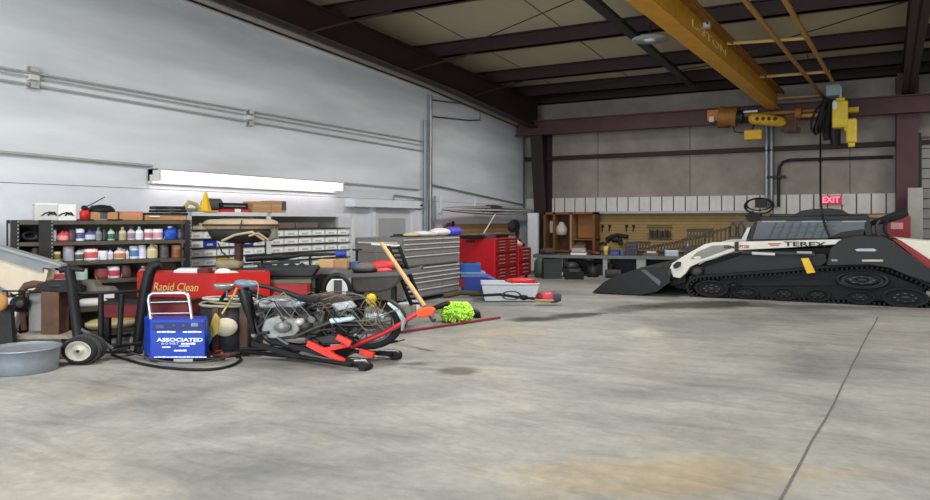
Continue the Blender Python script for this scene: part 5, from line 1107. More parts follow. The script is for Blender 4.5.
bench(548, .3, MB().ball((0,0,.1),(9*U,.3,.12),M('brown_heap', srgb(84,66,54), .8, var=.4, scale=12)).box(-8*U,8*U,-.2,.2,0,.06,dark), 'leather_roll', 'brown leather heap at the left end of the workbench', 'heap')
bench(594, .3, MB().ball((0,0,.07),(4*U,.2,.09),dkred).ball((3*U,0,.05),(4*U,.2,.06),M('rust_heap', srgb(110,72,56), .8)), 'rag', 'dark red rag on the workbench left of the yellow cup', 'rag')
bench(651, .35, MB().box(-7*U,7*U,-.2,.2,0,.09,M('box_wood', srgb(112,96,72), .7, var=.3)).box(-4*U,5*U,-.1,.1,.09,.14,steel), 'socket_tray', 'brown tray of sockets on the workbench right of the black holder', 'tray')
bench(690, .5, MB().box(-6*U,6*U,-.2,.2,0,.3,dgrey).cyl((-2*U,0,.3),(-2*U,0,.42),2*U,steel,12), 'bench_grinder', 'dark grey grinder on the workbench behind the loader nose', 'grinder')
# wooden cubby at the corner end of the bench
a = on_y(545, 230, 24.6).x; b_ = on_y(596, 230, 24.6).x; wd = M('cubby_wood', srgb(122,82,48), .7, var=.2, scale=4); wdd = M('cubby_dark', srgb(76,50,32), .8, var=.25)
t = thing('corner_cubby', 'open brown wooden cubby shelf in the back corner above the workbench', 'shelf', (a, 24.45, .66))
w = b_-a; hz = 1.42
MB().box(0, w, .5, .54, 0, hz, wdd).build('back_panel', t)
for x in (0, w*.19, w*.52, w-.08): MB().box(x, x+.08, 0, .5, 0, hz, wd if x != w*.52 else M('cubby_post', srgb(168,130,92), .7)).build('divider', t)
MB().box(0, w, 0, .5, hz-.08, hz, wd).build('top', t); MB().box(0, w, .0, .5, 0, .06, wd).build('shelf', t); MB().box(w*.55, w, .1, .5, .42, .47, wd).build('shelf', t)
MB().box(w*.6, w*.95, .45, .5, .5, hz-.1, M('cubby_panel', srgb(150,98,54), .7, var=.15)).build('side_panel', t)
for px, y0_, y1_, lab, m_ in ((551.5,221,233,'small bright pane behind the cubby, left one',M('pane_glow', srgb(205,205,195), .4)), (560,222,235,'pale jug standing in the wooden cubby',M('jug_pale', srgb(206,200,180), .6))):
    p = on_y(px, y1_, 24.6); q = on_y(px, y0_, 24.6); h = q.z-p.z
    tag((MB().box(-.12,.12,0,.05,0,h,m_) if px < 555 else MB().lathe([(.2,0),(.22,h*.5),(.12,h*.8),(.08,h)], m_, 12)).build('window_1' if px < 555 else 'jug', loc=(p.x, 24.75, p.z)), lab if px > 555 else 'small bright window pane seen through the cubby', 'jug' if px > 555 else 'window')
bpy.data.objects['window_1']['kind'] = 'structure'
p = on_y(580, 226, 24.7); tag(MB().ball((0,0,.16),(.25,.15,.16),M('cubby_bundle', srgb(92,70,52), .8, var=.4, scale=9)).build('tool_roll', loc=(p.x, 24.75, .725)), 'brown tool roll on the floor of the wooden cubby', 'roll')
# tools hung on the slat board
def peg(px0, py0, px1, py1, mb, nm, lab, grp='tools on the slat board'):
    p = on_y((px0+px1)/2, (py0+py1)/2, WY-.27); return tag(mb.build(nm, loc=p), lab, 'tool', grp)
us = 23.6/720/1.02
bz = M('tool_black', srgb(36,32,30), .6); ts = M('tool_steel', srgb(84,78,72), .5, .3)
peg(595,232,640,244, MB().tube([(-13*us,0,-.06),(-6*us,0,.06),(0,0,.1),(12*us,0,.05)], .07, bz, 8).ball((-2*us,0,-.05),(6*us,.08,.12),bz).tube([(2*us,0,0),(4*us,0,-.24)], .08, bz, 8).tube([(-8*us,0,.0),(-12*us,0,-.16)], .05, bz, 8), 'impact_drill', 'black power drill hung high on the slat board')
peg(588,238,600,242, MB().box(-6*us,6*us,-.03,.03,-.04,.04,bz).tube([(-7*us,0,0),(7*us,0,.04)], .03, ts, 6), 'hand_saw', 'small dark saw hung at the left edge of the slat board')
peg(597,242,612,248, MB().tube([(-8*us,0,0),(-2*us,0,.08),(6*us,0,-.04)], .04, bz, 6).ball((4*us,0,-.04),(3*us,.05,.1),M('tool_yel', srgb(170,140,60), .6)), 'air_gun', 'dark air tool with yellowish grip above the yellow cup')
peg(619,243,630,254, MB().prism([(-2*us,-.25),(2*us,-.25),(4*us,.15),(-1*us,.2)], -.05,.05,M('rust_tool', srgb(140,92,48), .6)).box(1*us,3.4*us,-.05,.05,.0,.25,M('rust_tool', srgb(140,92,48), .6)), 'snips', 'rust orange handled shears above the navy carton')
for i, px in enumerate((602,609,626,633)):
    peg(px,225,px,232, MB().tube([(0,0,-.1),(.02,0,.1)], .022, bz, 6).ball((0.02,0,.1),(.06,.03,.04),bz), 'hook_tool', ('short dark hook left of the power drill','short dark hook above the power drill','short dark hook right of the power drill','short dark hook near the wrench rack')[i])
# wire rack and rows of wrenches and sockets
t = thing('wire_rack', 'grey wire rack with sockets in the middle of the slat board', 'rack', on_y(660, 233, WY-.26))
m = MB()
for z in (.26,.18,-.06,-.2): m.tube([(-14*us,0,z),(13*us,0,z+.0)], .014, ts, 5)
m.build('wire', t)
for i in range(9): MB().cyl((-11*us+i*2.7*us,0,-.17),(-11*us+i*2.7*us,0,.12-.02*(i % 3)),.032,(ts,bz)[i % 2],8).build('socket', t)
first = None
def wrench(h, m_):
    t = thing('wrench', 'steel wrench hung in the stepped row on the slat board', 'wrench', (0,0,0), 0, 'wrenches on the slat board')
    MB().box(-.02,.02,-.015,.015,-h*.5,h*.5,m_).build('shank', t)
    MB().torus((0,0,h*.5+.035), .04, .018, m_, Matrix.Translation((0,0,0)) @ Matrix.Translation((0,0,h*.5+.035)) @ Matrix.Rotation(pi/2,4,'X') @ Matrix.Translation((0,0,-h*.5-.035)), 12, 5).build('ring_end', t)
    MB().box(-.045,-.02,-.015,.015,-h*.5-.06,-h*.5+.02,m_).box(.02,.045,-.015,.015,-h*.5-.06,-h*.5+.02,m_).build('open_end', t); return t
kinds = [(h, wrench(h, m_)) for h, m_ in ((.16, ts), (.24, ts), (.34, ts), (.46, grey))]
used = set()
wm = [(652+i*3.1, 250-i*.55, 0 if i < 10 else 1) for i in range(18)]+[(705+i*4.0, 240-i*.9, 2) for i in range(7)]+[(733+i*4.5, 231-i*.6, 3) for i in range(5)]+[(688+i*3, 233.5, 0) for i in range(9)]+[(640+i*3, 246, 0) for i in range(4)]
for px, py, kk in wm:
    p = on_y(px, py, WY-.21)
    h, src = kinds[kk]
    if kk not in used: src.location = p; used.add(kk)
    else: dup(src, p, 0)
# a pair of framed loops at the right end of the board
for px, lab in ((733,'tall wire loop hung near the right end of the slat board, left one'),(741,'tall wire loop hung at the right end of the slat board, right one')):
    p = on_y(px, 229, WY-.27); tag(MB().tube([(-.08,0,-.25),(-.1,0,.05),(0,0,.24),(.1,0,.05),(.08,0,-.25)], .02, ts, 6, True).build('wire_loop', loc=p), lab, 'loop')
# under and in front of the bench
def under(px0, px1, yt, yb, mb_f, nm, lab, cat, rz=None):
    p = floor_at((px0+px1)/2, yb); d = F_PX*H/(yb-HOR); w = (px1-px0)*d/F_PX; h = (yb-yt)*d/F_PX
    return tag(mb_f(w, h).build(nm, loc=p, rz=YAW if rz is None else rz), lab, cat)
bxm = lambda m_, dd=.5: (lambda w, h: MB().box(-w/2, w/2, 0, dd, 0, h, m_).box(-w/2-.02, w/2+.02, -.02, dd+.02, h-.05, h, m_))
gm_ = M('bin_green', srgb(48,56,54), .6); 
under(544,562,259,279,bxm(gm_),'waste_bin','dark green bin under the left end of the workbench','bin')
under(563,581,262,277.5,lambda w,h: MB().box(-w/2,w/2,0,.5,0,h*.6,dark).ball((0,.2,h*.7),(w*.45,.2,h*.3),engd).cyl((-w*.2,-.05,h*.3),(w*.1,-.05,h*.3),.1,steel,10),'engine_block','greasy engine block on the floor under the workbench','engine')
under(584,594,259,276,lambda w,h: MB().lathe([(w*.5,0),(w*.5,h*.1),(w*.12,h*.15),(w*.12,h*.85),(w*.5,h*.9),(w*.45,h)],dark,14),'shop_stool','dark round stool in front of the workbench','stool')
under(597,612,264,275,bxm(M('box_gb', srgb(62,58,54), .7)),'tool_box','brownish black toolbox under the middle of the workbench','box')
under(586,600,266,277,lambda w,h: MB().lathe([(w*.4,0),(w*.45,h*.5),(w*.3,h*.9),(0,h)],dark,14).tube([(-w*.3,0,h*.6),(0,0,h*1.1),(w*.3,0,h*.6)],.03,black,6),'kettle_can','dark round can with a hoop under the bench by the stool','can')
under(566,584,270,279.5,lambda w,h: MB().box(-w/2,w/2,0,.35,0,h*.8,black).box(-w*.3,w*.3,.1,.3,h*.8,h,dgrey),'tool_case','black case lying before the greasy engine block','case')
under(604,622,268,278,lambda w,h: MB().cyl((-w*.4,0,h*.45),(w*.4,0,h*.45),h*.42,M('tank_dk', srgb(58,54,52), .6),14).box(-w*.4,w*.4,-.1,.2,0,h*.1,dark),'air_tank','small dark air tank lying under the middle of the workbench','tank')
under(646,668,262,273.5,lambda w,h: MB().box(-w/2,w/2,0,.4,0,h,M('crate_dk', srgb(52,50,48), .7)).box(-w*.4,w*.4,-.01,.0,h*.3,h*.7,dgrey),'storage_crate','dark crate under the workbench behind the bucket','crate')
under(616,636,262,273,lambda w,h: MB().box(-w/2,w/2,0,.4,0,h*.3,M('plank_a', srgb(92,84,72), .7)).box(-w/2,w/2,0,.4,h*.4,h*.6,M('plank_b', srgb(112,104,92), .7)).box(-w/2+.1,w/2,0,.4,h*.7,h*.9,M('plank_c', srgb(72,70,66), .7)),'lumber','short planks piled under the workbench behind the bucket','planks')
# ---------- compact track loader ----------
YL = 17.4
def LP(pts, Y, dx=0): return [((q := on_y(a, b, Y)).x, q.z) for a, b in pts]
root = on_y(760, 300, YL); root.z = 0
t = thing('track_loader', 'black and white compact track loader with its bucket on the floor', 'loader', (root.x, YL, 0))
def lprism(pts, y0_, y1_, m, name, par=None, bevel=.0, ref=None):
    P = LP(pts, ref if ref else y0_); mb = MB().prism(P, y0_, y1_, m)
    return mb.build(name, par or t, wrld=True, bevel=bevel)
lk = M('loader_black', srgb(25,25,27), .5, var=.15, scale=3); lk2 = M('loader_black_rough', srgb(26,26,27), .75, var=.25); lw = M('loader_white', srgb(226,224,208), .45, var=.05); lred = M('loader_red', srgb(150,40,34), .5, var=.1)
trk = M('track_rubber', srgb(32,32,34), .85, var=.2); lg = M('loader_grey', srgb(150,150,148), .5)
YF = YL+2.5
# undercarriage
def ellipse_disc(px, py, rx, rz, y0_, y1_, prof_m, par, name, holes=0):
    c = on_y(px, py, y0_); sx = rx*on_y(px,py,y0_).xy.length*0+rx; d = (y0_)/((px-CX)/F_PX*SN+CS); u = d/F_PX
    kx = 1/ (CS - (px-CX)/F_PX*SN*1.0 / ((px-CX)/F_PX*SN+CS) * ((px-CX)/F_PX*CS-SN)/CS*CS) if False else (on_y(px+1,py,y0_).x-on_y(px,py,y0_).x)/u
    T = Matrix.Translation(c) @ Matrix.Diagonal((rx*u*kx,1,rz*u,1)) @ Matrix.Rotation(pi/2, 4, 'X')
    mb = MB().lathe([(.2,.05),(.22,.09),(.62,.05),(.7,.02),(.86,.03),(.9,.1),(1.0,.08),(1.0,-(y1_-y0_)),(0,-(y1_-y0_))], prof_m, 28, T)
    mb.lathe([(0,.11),(.2,.1),(.22,.04)], M('hub_dark', srgb(48,48,48), .6), 16, T)
    for i in range(holes):
        a = 2*pi*i/holes; mb.lathe([(0,.075),(.07,.07),(.09,.03)], M('bolt_grey', srgb(105,105,104), .4, .3), 8, T @ Matrix.Translation((.42*cos(a), .42*sin(a), 0)))
    return mb.build(name, par, wrld=True)
for side, yb_ in ((0, YL), (1, YF)):
    und = lprism([(700,291),(725,277),(828,271),(872,268),(925,288),(921,302),(700,296)], yb_+.12, yb_+.55, lk2, 'undercarriage', ref=YL+.12)
    # belt of rubber track: closed loop with lugs
    loop = [(688,287),(692,281),(702,277.5),(735,275.5),(780,272.3),(820,268.8),(850,266.6),(872,266.2),(890,269),(905,275),(925,284.5),(934,291),(936,299),(930,306),(915,308.3),(880,305.5),(820,301.5),(760,298.8),(705,297),(692,294)]
    P = [Vector((x, 0, z)) for x, z in LP(loop, YL)]; P = smooth(P+[P[0]], 4)[:-1]
    m = MB(); n = len(P); vs = []
    for i in range(n):
        tt = (P[(i+1) % n]-P[i-1]).normalized(); nn = Vector((tt.z, 0, -tt.x))
        for off in (0, .055):
            for y in (yb_, yb_+.5): q = P[i]+nn*(-off); vs.append((q.x, y, q.z))
    fs = []
    for i in range(n):
        o = i*4; p = ((i+1) % n)*4; fs += [(o,o+1,p+1,p),(o+2,p+2,p+3,o+3),(o,p,p+2,o+2),(o+1,o+3,p+3,p+1)]
    m.add(vs, fs, trk)
    tot = 0; acc = 0
    for i in range(n):
        a, b = P[i], P[(i+1) % n]; L = (b-a).length; tt = (b-a).normalized(); nn = Vector((tt.z, 0, -tt.x)); 
        while acc < L:
            q = a+tt*acc+nn*.035
            X = Matrix(((tt.x,0,nn.x,q.x),(0,1,0,yb_+.25),(tt.z,0,nn.z,q.z),(0,0,0,1)))
            if q.z > .02: m.cbox((0,0,0), (.045,.5,.05), trk, X)
            acc += .095
        acc -= L
    m.build('track', t, wrld=True)
    for px, py, rx, rz in ((712,288.5,17,8.2),(905,297.5,24,9.6)): ellipse_disc(px, py, rx, rz, yb_+.02, yb_+.45, trk, t, 'idler_wheel', 8)
    for px, py, rx, rz in ((746,292.5,13,5.6),(784,293.8,13,6),(818,295,12.5,6),(860,297,15,6.6)): ellipse_disc(px, py, rx, rz, yb_+.04, yb_+.45, trk, t, 'roller', 6)
    ellipse_disc(862,280,27,8.6, yb_+.05, yb_+.45, lk, t, 'drive_sprocket', 8)
    ellipse_disc(734,285,7,3.4, yb_+.02, yb_+.3, lk2, t, 'small_roller', 0)
lprism([(735,283),(820,279),(838,283),(835,285),(740,286)], YL+.06, YL+.2, lk2, 'frame_bar')
# body between the tracks
lprism([(686,272),(703,262),(740,252),(830,248),(845,237),(886,236),(930,262),(945,285),(930,292),(700,290)], YL+.56, YF-.06, lk2, 'body', ref=YL+.3)
lprism([(700,268),(742,254),(826,253),(828,262),(818,268),(735,274.5),(704,276)], YL+.30, YL+.6, lk, 'side_tank', ref=YL+.3, bevel=.02)
# near and far lift arms with nose
for side, ya_ in ((0, YL-.05), (1, YF+.1)):
    arm = lprism([(669.5,268.5),(672,263.5),(683,256.5),(704,244.5),(712,242.5),(843,239.4),(836,244.3),(790,247.5),(737,250.2),(724,254.5),(702,261.5),(690,267),(685,274),(680,278.2),(673,277)], ya_, ya_+.28, lw, 'lift_arm', ref=YL-.05, bevel=.01)
    lprism([(690,259),(697,252),(712,245.6),(729,244.8),(735,247),(724,251),(703,258.5)], ya_-.006, ya_, M('decal_grey', srgb(140,138,132), .5), 'grey_decal', arm, ref=YL-.056)
    lprism([(734.5,242),(738.5,241.8),(738.5,251.5),(734.5,251.8)], ya_-.03, ya_+.3, lk, 'black_band', arm, ref=YL-.08)
    lprism([(673,265),(677,261.5),(681,262),(680.5,266),(677,268.5),(673.5,268.5)], ya_-.03, ya_+.3, lk, 'pivot_pin', arm, ref=YL-.08)
    lprism([(828,258),(830,249),(838,241.5),(845,237.5),(858,235),(882,236.4),(894,242.5),(906,251.5),(932,270),(946,283),(930,283.5),(905,275),(890,268.5),(870,265.2),(848,265.5),(826,266)], ya_-.02, ya_+.32, lk, 'rear_tower', ref=YL-.07, bevel=.02)
def ltext(txt, px0, px1, py, size_px, m, Y, par, name, tilt=0., shear=0.):
    a, b = on_y(px0, py, Y), on_y(px1, py, Y); d = Y/((px0-CX)/F_PX*SN+CS)
    mb = MB().text(txt, size_px*d/F_PX*1.35, m, FACE(((a.x+b.x)/2, Y, a.z)) @ Matrix.Rotation(tilt, 4, 'Z'), .004, b.x-a.x, shear, .003)
    return mb.build(name, par, wrld=True)
arm0 = bpy.data.objects['lift_arm']
ltext('TEREX', 783.5, 826, 244.0, 4.6, ink, YL-.058, arm0, 'lettering', -.0)
ltext('GEN', 724, 734, 247.2, 2.6, ink, YL-.058, arm0, 'lettering'); ltext('PT100', 739.5, 749, 246.7, 3.2, M('mark_red', srgb(200,70,70), .5), YL-.058, arm0, 'lettering'); 
m_r = M('mark_red', srgb(200,70,70), .5)
for a, b, y0_, y1_ in ((768,781,243.2,244.2),(770,779,244.8,245.8)): lprism([(a,y0_),(b,y0_),(b,y1_),(a,y1_)], YL-.056, YL-.05, m_r, 'red_emblem', arm0, ref=YL-.056)
lprism([(693,257),(700,256),(701,258),(696,259.5)], YL-.064, YL-.056, lw, 'emblem', arm0, ref=YL-.06)
tow = bpy.data.objects['rear_tower']
lprism([(855,249.3),(859,248.6),(874,248.6),(877,250.2),(874,251.3),(857,251.2)], YL-.076, YL-.07, M('tower_mark', srgb(190,188,215), .5), 'nameplate', tow, ref=YL-.07)
lprism([(862,259.5),(883,259.5),(883,261.6),(862,261.6)], YL-.076, YL-.07, M('tower_tag', srgb(196,184,164), .5), 'label_strip', tow, ref=YL-.07)
lprism([(831,259.2),(837,259.4),(838,261),(832,261.4)], YL-.076, YL-.07, lg, 'oval_badge', tow, ref=YL-.07)
lprism([(801,258.5),(808.5,258),(815.5,272.5),(807,273.5)], YL-.02, YL+.02, M('safety_yellow', srgb(240,190,20), .45), 'yellow_strut', ref=YL-.02)
# red stripe and white rear hood
lprism([(893,239.5),(900,240),(946,270),(946,283)], YL+.28, YL+.6, lred, 'red_stripe', ref=YL+.28)
lprism([(897,238.5),(925,241.5),(970,244),(975,287),(946,281)], YL+.4, YF-.1, lw, 'rear_hood', ref=YL+.4, bevel=.02)
# hydraulic cylinder along the arm
MB().tube([on_y(742,252,YL+.1), on_y(770,252.8,YL+.1), on_y(815,254.2,YL+.1)], .045, dgrey, 10).build('lift_cylinder', t, wrld=True)
MB().tube([on_y(752,253.2,YL+.02), on_y(775,254.3,YL+.02)], .035, paper, 8).build('cylinder_rod', t, wrld=True); MB().tube([on_y(797,252.4,YL+.02), on_y(812,252.6,YL+.02)], .03, M('rod_pale', srgb(190,192,190), .4), 8).build('cylinder_rod', t, wrld=True)
MB().tube([on_y(693,268,YL+.2), on_y(701,274,YL+.2)], .13, lk2, 12).ball(on_y(697,271,YL+.15), (.14,.12,.12), dgrey).build('tilt_pivot', t, wrld=True)
# cab
Yc = YL+.55; Yd = YF-.05
cabm = M('cab_black', srgb(22,22,23), .5, var=.2)
def cprism(pts, y0_, y1_, m, name, par=None, bevel=0.): return lprism(pts, y0_, y1_, m, name, par, bevel, Yc)
cab = cprism([(745,219.3),(748,216.2),(797,216),(868,214.8),(869,219.5),(866,220.5),(760,220.8)], Yc, Yd, cabm, 'cab_roof', bevel=.02)
cprism([(790,216.2),(800,210.5),(812,208.6),(830,208),(842,209.5),(850,214.5)], Yc+.4, Yd-.4, cabm, 'roof_dome', cab)
cprism([(745,216),(748,213.5),(760,214),(760,220),(750,222)], Yc-.02, Yc+.5, lk2, 'work_lamp', cab)
for pts in (((747.5,239.6),(754,222),(757,222),(752,239.6)), ((863,238),(866,219),(870,219),(872,236)), ((824,240),(841,232),(864,229),(866,236))): 
    for ya_ in (Yc, Yd-.1): cprism(list(pts), ya_, ya_+.1, cabm, 'cab_post', cab)
cprism([(746,240.5),(866,236.5),(866,240),(746,242.5)], Yc, Yd, cabm, 'cab_sill', cab)
cprism([(741,240),(747.5,227.5),(750.5,227.5),(746,240)], Yc-.0, Yc+.5, M('pillar_white', srgb(205,206,204), .5), 'front_pillar', cab)
glass = M('cab_glass', srgb(20,28,29), .2, 0, var=.1, spec=.3)
cprism([(752,239.5),(758,221),(865,220),(864,237)], Yc+.04, Yc+.06, glass, 'side_glass', cab)
cprism([(752,239.5),(758,221),(865,220),(864,237)], Yd-.06, Yd-.04, M('far_glass', srgb(26,33,35), .15, 0, var=.1, alpha=.88), 'side_glass', cab)
grid = M('cab_mesh', srgb(66,84,84), .5)
m = MB()
for i in range(7):
    a = 774+i*8.5; m.prism(LP([(a-6,238),(a-3.8,238),(a+2.6,223),(a+.4,223)], Yc), Yc-.0, Yc+.03, grid)
for j in range(2): m.prism(LP([(772,234-j*6),(836,231.5-j*5),(836,230.7-j*5),(772,233.2-j*6)], Yc), Yc+.01, Yc+.03, grid)
m.build('wire_guard', cab, wrld=True)
cprism([(790,239),(792,228),(800,227),(804,233),(818,234),(818,239)], Yc+.8, Yd-.7, dgrey, 'seat', cab)
for a in (762,802,842): cprism([(a,220.8),(a+24,220.6),(a+24,222),(a,222.2)], Yc-.01, Yc+.0, M('trim_pale', srgb(150,150,146), .4), 'grab_rail', cab)
# exhaust and hoses behind the cab
MB().tube([on_y(870,224,YL+1.0), on_y(884,220,YL+1.0), on_y(900,214.5,YL+1.0), on_y(908,212.5,YL+1.0)], [.05,.09,.11,.07], lk2, 10).build('exhaust_stack', t, wrld=True)
MB().tube([on_y(866,217,YL+1.2), on_y(900,216.3,YL+1.2)], .05, M('pipe_brown', srgb(150,118,98), .5), 8).build('cross_pipe', t, wrld=True)
for pts, m_ in ((((872,236),(870,228),(874,221),(880,219)),lk2), (((878,236),(876,226),(880,220)),dgrey), (((889,238),(884,228),(888,220),(892,216)),lk2)): MB().tube(smooth([on_y(a, b, YL+.9) for a, b in pts], 4), .035, m_, 6).build('hose', t, wrld=True)
# bucket
def bucket_part(pts, y0_, y1_, m, nm): return lprism(pts, y0_, y1_, m, nm, ref=YL-.4)
bkm = M('bucket_black', srgb(30,30,31), .5, .1, var=.3, scale=5)
Yb0, Yb1 = YL-.4, YF+.5
prof = LP([(592,292.5),(608,290.8),(640,294.5),(655,290),(668,282),(668,270),(664,267.5),(652,266.8),(640,267.5),(640,269.5),(654,270),(660,275),(652,284),(638,290.5),(620,292),(606,292.2)], Yb0)
prof = [(x, max(z, .02)) for x, z in prof]
bk_ = MB().prism(prof, Yb0+.03, Yb1-.03, bkm).build('bucket_shell', t, wrld=True)
for y in (Yb0, Yb1-.05): 
    pr = LP([(592,292.5),(604,282),(614,276.5),(640,268),(655,267),(668,270.5),(670,282),(657,291.5),(640,295)], Yb0); MB().prism([(x, max(z, .015)) for x, z in pr], y, y+.05, bkm).build('bucket_cheek', bk_, wrld=True)
pr = LP([(641,270),(645,269.5),(661,281),(660,286)], Yb0); MB().prism(pr, Yb0-.03, Yb0, M('bucket_edge', srgb(96,96,96), .4, .3)).build('cheek_rib', bk_, wrld=True)
MB().prism(LP([(666,271),(676,266),(684,272),(686,282),(672,286),(667,283)], YL+.1), YL+.1, YL+.5, lk2).build('quick_coupler', t, wrld=True)
MB().prism(LP([(666,271),(676,266),(684,272),(686,282),(672,286),(667,283)], YL+.1), YF-.5, YF-.1, lk2).build('quick_coupler', t, wrld=True)
MB().prism(LP([(672,281),(690,279),(700,284),(700,291),(676,288)], YL+.3), YL+.3, YF-.2, lk2).build('lower_link', t, wrld=True)
# red cabinet and sign behind the loader
p = on_y(899, 236, 23.6)
t = thing('fire_cabinet', 'red box on a stand with a pale label in front of the red column', 'box', (p.x, 23.6, 0))
h1 = on_y(899, 216, 23.6).z; h0 = on_y(899, 238, 23.6).z
MB().box(-.28,.28,0,.3,h0,h1,M('cab_red', srgb(140,40,40), .5)).build('box_body', t); MB().box(-.2,.1,-.01,0,h0+(h1-h0)*.4,h0+(h1-h0)*.7,M('pink_label', srgb(205,150,150), .6)).build('label_plate', t); MB().box(-.2,.2,.05,.25,0,h0,dark).build('stand', t)
# ---------- bridge crane ----------
cr = thing('bridge_crane', 'yellow overhead bridge crane spanning the roof on the dark red runway beam', 'crane', (-1.95, 24.0, 4.93))
cy = crane_y; cyd = M('crane_yellow_dirty', srgb(150,100,34), .55, var=.3, scale=4)
Y0, Y1 = 1.0, 24.05
gx = lambda y: -2.78+.062*(y-11.0)
def sweep(xa, xb, za, zb_, m, name, par=cr, y0=Y0, y1=Y1):
    vs = [(gx(y)+x, y, z) for y in (y0, y1) for x in (xa, xb) for z in (za, zb_)]
    return MB().add(vs, [(0,1,3,2),(4,6,7,5),(0,4,5,1),(2,3,7,6),(0,2,6,4),(1,5,7,3)], m).build(name, par, wrld=True)
zg = 5.19
sweep(-.27, .09, zg, zg+.035, cy, 'lower_flange'); web = sweep(-.03, .0, zg+.035, zg+.50, M('crane_web', srgb(214,160,44), .5, var=.15, scale=3), 'web'); sweep(-.25, .22, zg+.50, zg+.535, cyd, 'upper_flange')
sweep(.17, .20, zg+.44, zg+.50, cyd, 'flange_lip')
p = on_x(704, 36, -2.4); 
yt_ = 14.0
MB().text('L-3TON', .21, M('crane_letter', srgb(245,222,150), .5), Matrix.Translation((gx(15.3)+.01, 15.3, zg+.29)) @ Matrix.Rotation(pi/2-.062, 4, 'Z') @ Matrix.Rotation(pi/2, 4, 'X'), .005, 2.9).build('lettering', web, wrld=True)
# end truck along the runway
E = lambda px, py, Y=23.95: on_y(px, py, Y)
def ebox(px0, px1, y0_, y1_, Y, dep, m, name, par=cr, bevel=.015):
    a, b = E(px0, y1_, Y), E(px1, y0_, Y); return MB().box(a.x, b.x, Y, Y+dep, a.z, b.z, m).build(name, par, wrld=True, bevel=bevel)
ebox(712, 846, 110, 115.5, 23.9, .3, cyd, 'end_truck'); ebox(790, 822, 112.5, 118, 23.8, .2, M('tube_amber', srgb(190,140,50), .5), 'side_tube')
ebox(707, 722, 109, 121, 23.7, .5, M('bumper_amber', srgb(196,120,44), .6, var=.2), 'bumper'); ebox(709, 714, 116, 122, 23.65, .1, offwhite, 'bumper_plate')
MB().cyl(E(716,116.5,23.75), E(716,116.5,24.1), .2, black, 20).build('wheel', cr, wrld=True)
MB().cyl(E(719,116,23.7), E(737,117,23.7), .3, cyd, 16).cyl(E(737,117,23.7), E(743,117,23.7), .2, dark, 14).build('drive_motor', cr, wrld=True)
ebox(716, 728, 121, 127, 23.6, .4, brown, 'motor_mount'); ebox(740, 758, 109.5, 113.5, 23.7, .2, steel, 'shaft_cover')
MB().tube([E(749,119,23.4), E(752,118.5,23.4), E(768,120,23.4), E(782,122,23.4), E(786,123.5,23.4)], [.1,.17,.18,.15,.05], M('crane_pill', srgb(206,160,45), .5, var=.15), 14).build('hook_block', cr, wrld=True)
for px in (757,763,769,775): MB().ball(E(px,118.8,23.25), (.06,.06,.06), brown).build('bolt', cr, wrld=True)
ebox(744, 762, 129, 140, 23.3, .3, M('lamp_amber', srgb(222,165,30), .5), 'warning_lamp', bevel=.04); MB().tube([E(752,129,23.45), E(756,121,23.5)], .03, dark, 6).build('lamp_bracket', cr, wrld=True); MB().tube([E(733,127,23.5), E(735,132,23.5), E(744,133,23.4)], .02, dark, 6).build('lamp_bracket', cr, wrld=True)
ebox(784, 797, 114, 132, 23.5, .3, brown, 'trolley_plate'); ebox(789, 800, 127, 133, 23.6, .2, brown, 'trolley_foot'); ebox(781, 792, 128, 131, 23.7, .2, brown, 'trolley_foot')
ebox(848, 859, 106.5, 112, 23.7, .4, yellow, 'bumper'); MB().cyl(E(795,113,23.6), E(801,113,23.6), .18, M('gear_rust', srgb(150,90,44), .6, var=.3), 12).build('gear_housing', cr, wrld=True)
# cable trolley rails
rail = M('rail_amber', srgb(176,132,58), .5, var=.15)
zr_ = 5.6
def rp(px, py, z=zr_): return at(px, py, F_PX*(H-z)/(py-HOR))
a0, a1 = rp(745, .5), rp(824, 98); b0, b1 = rp(785, .5), rp(833, 82)
ext = lambda a, b: a-(b-a)*.35
MB().tube([ext(a0, a1), a1], .05, rail, 10).build('cable_rail', cr, wrld=True); MB().tube([ext(b0, b1), b1], .05, rail, 10).build('cable_rail', cr, wrld=True)
for (p, q) in (((727,43.5),(808,38)), ((760,77),(830,71.5)), ((772,99),(826,95))):
    u, v = rp(*p, zr_+.06), rp(*q, zr_+.06); MB().tube([u, v], .04, M('rail_light', srgb(205,170,100), .5), 8).build('cross_rail', cr, wrld=True)
# hoist with pendant cables
ho = thing('chain_hoist', 'yellow electric hoist with black cable bundle at the crane end, above the loader', 'hoist', E(840, 110, 23.2))
def hbox(*a, **k_): return ebox(*a, par=ho, **k_)
hbox(826, 840, 84, 96, 23.1, .35, M('junction_grey', srgb(150,165,172), .5), 'junction_box'); hbox(839, 842, 86, 98, 23.15, .25, galv, 'junction_cover')
hy = M('hoist_yellow', srgb(222,190,50), .5, var=.15, scale=8)
hbox(832, 848, 100, 128, 22.5, .45, hy, 'hoist_body', bevel=.04); hbox(836, 845, 97, 102, 22.6, .3, hy, 'hoist_cap', bevel=.03); hbox(844, 851, 120, 131, 22.55, .4, hy, 'hoist_side', bevel=.03)
hbox(846, 857, 118, 143, 22.5, .3, hy, 'chain_container', bevel=.05); hbox(848, 855, 142, 147, 22.55, .2, hy, 'hook', bevel=.03)
MB().ball(E(834.5,105,22.48), (.06,.03,.14), paper).build('sticker', ho, wrld=True)
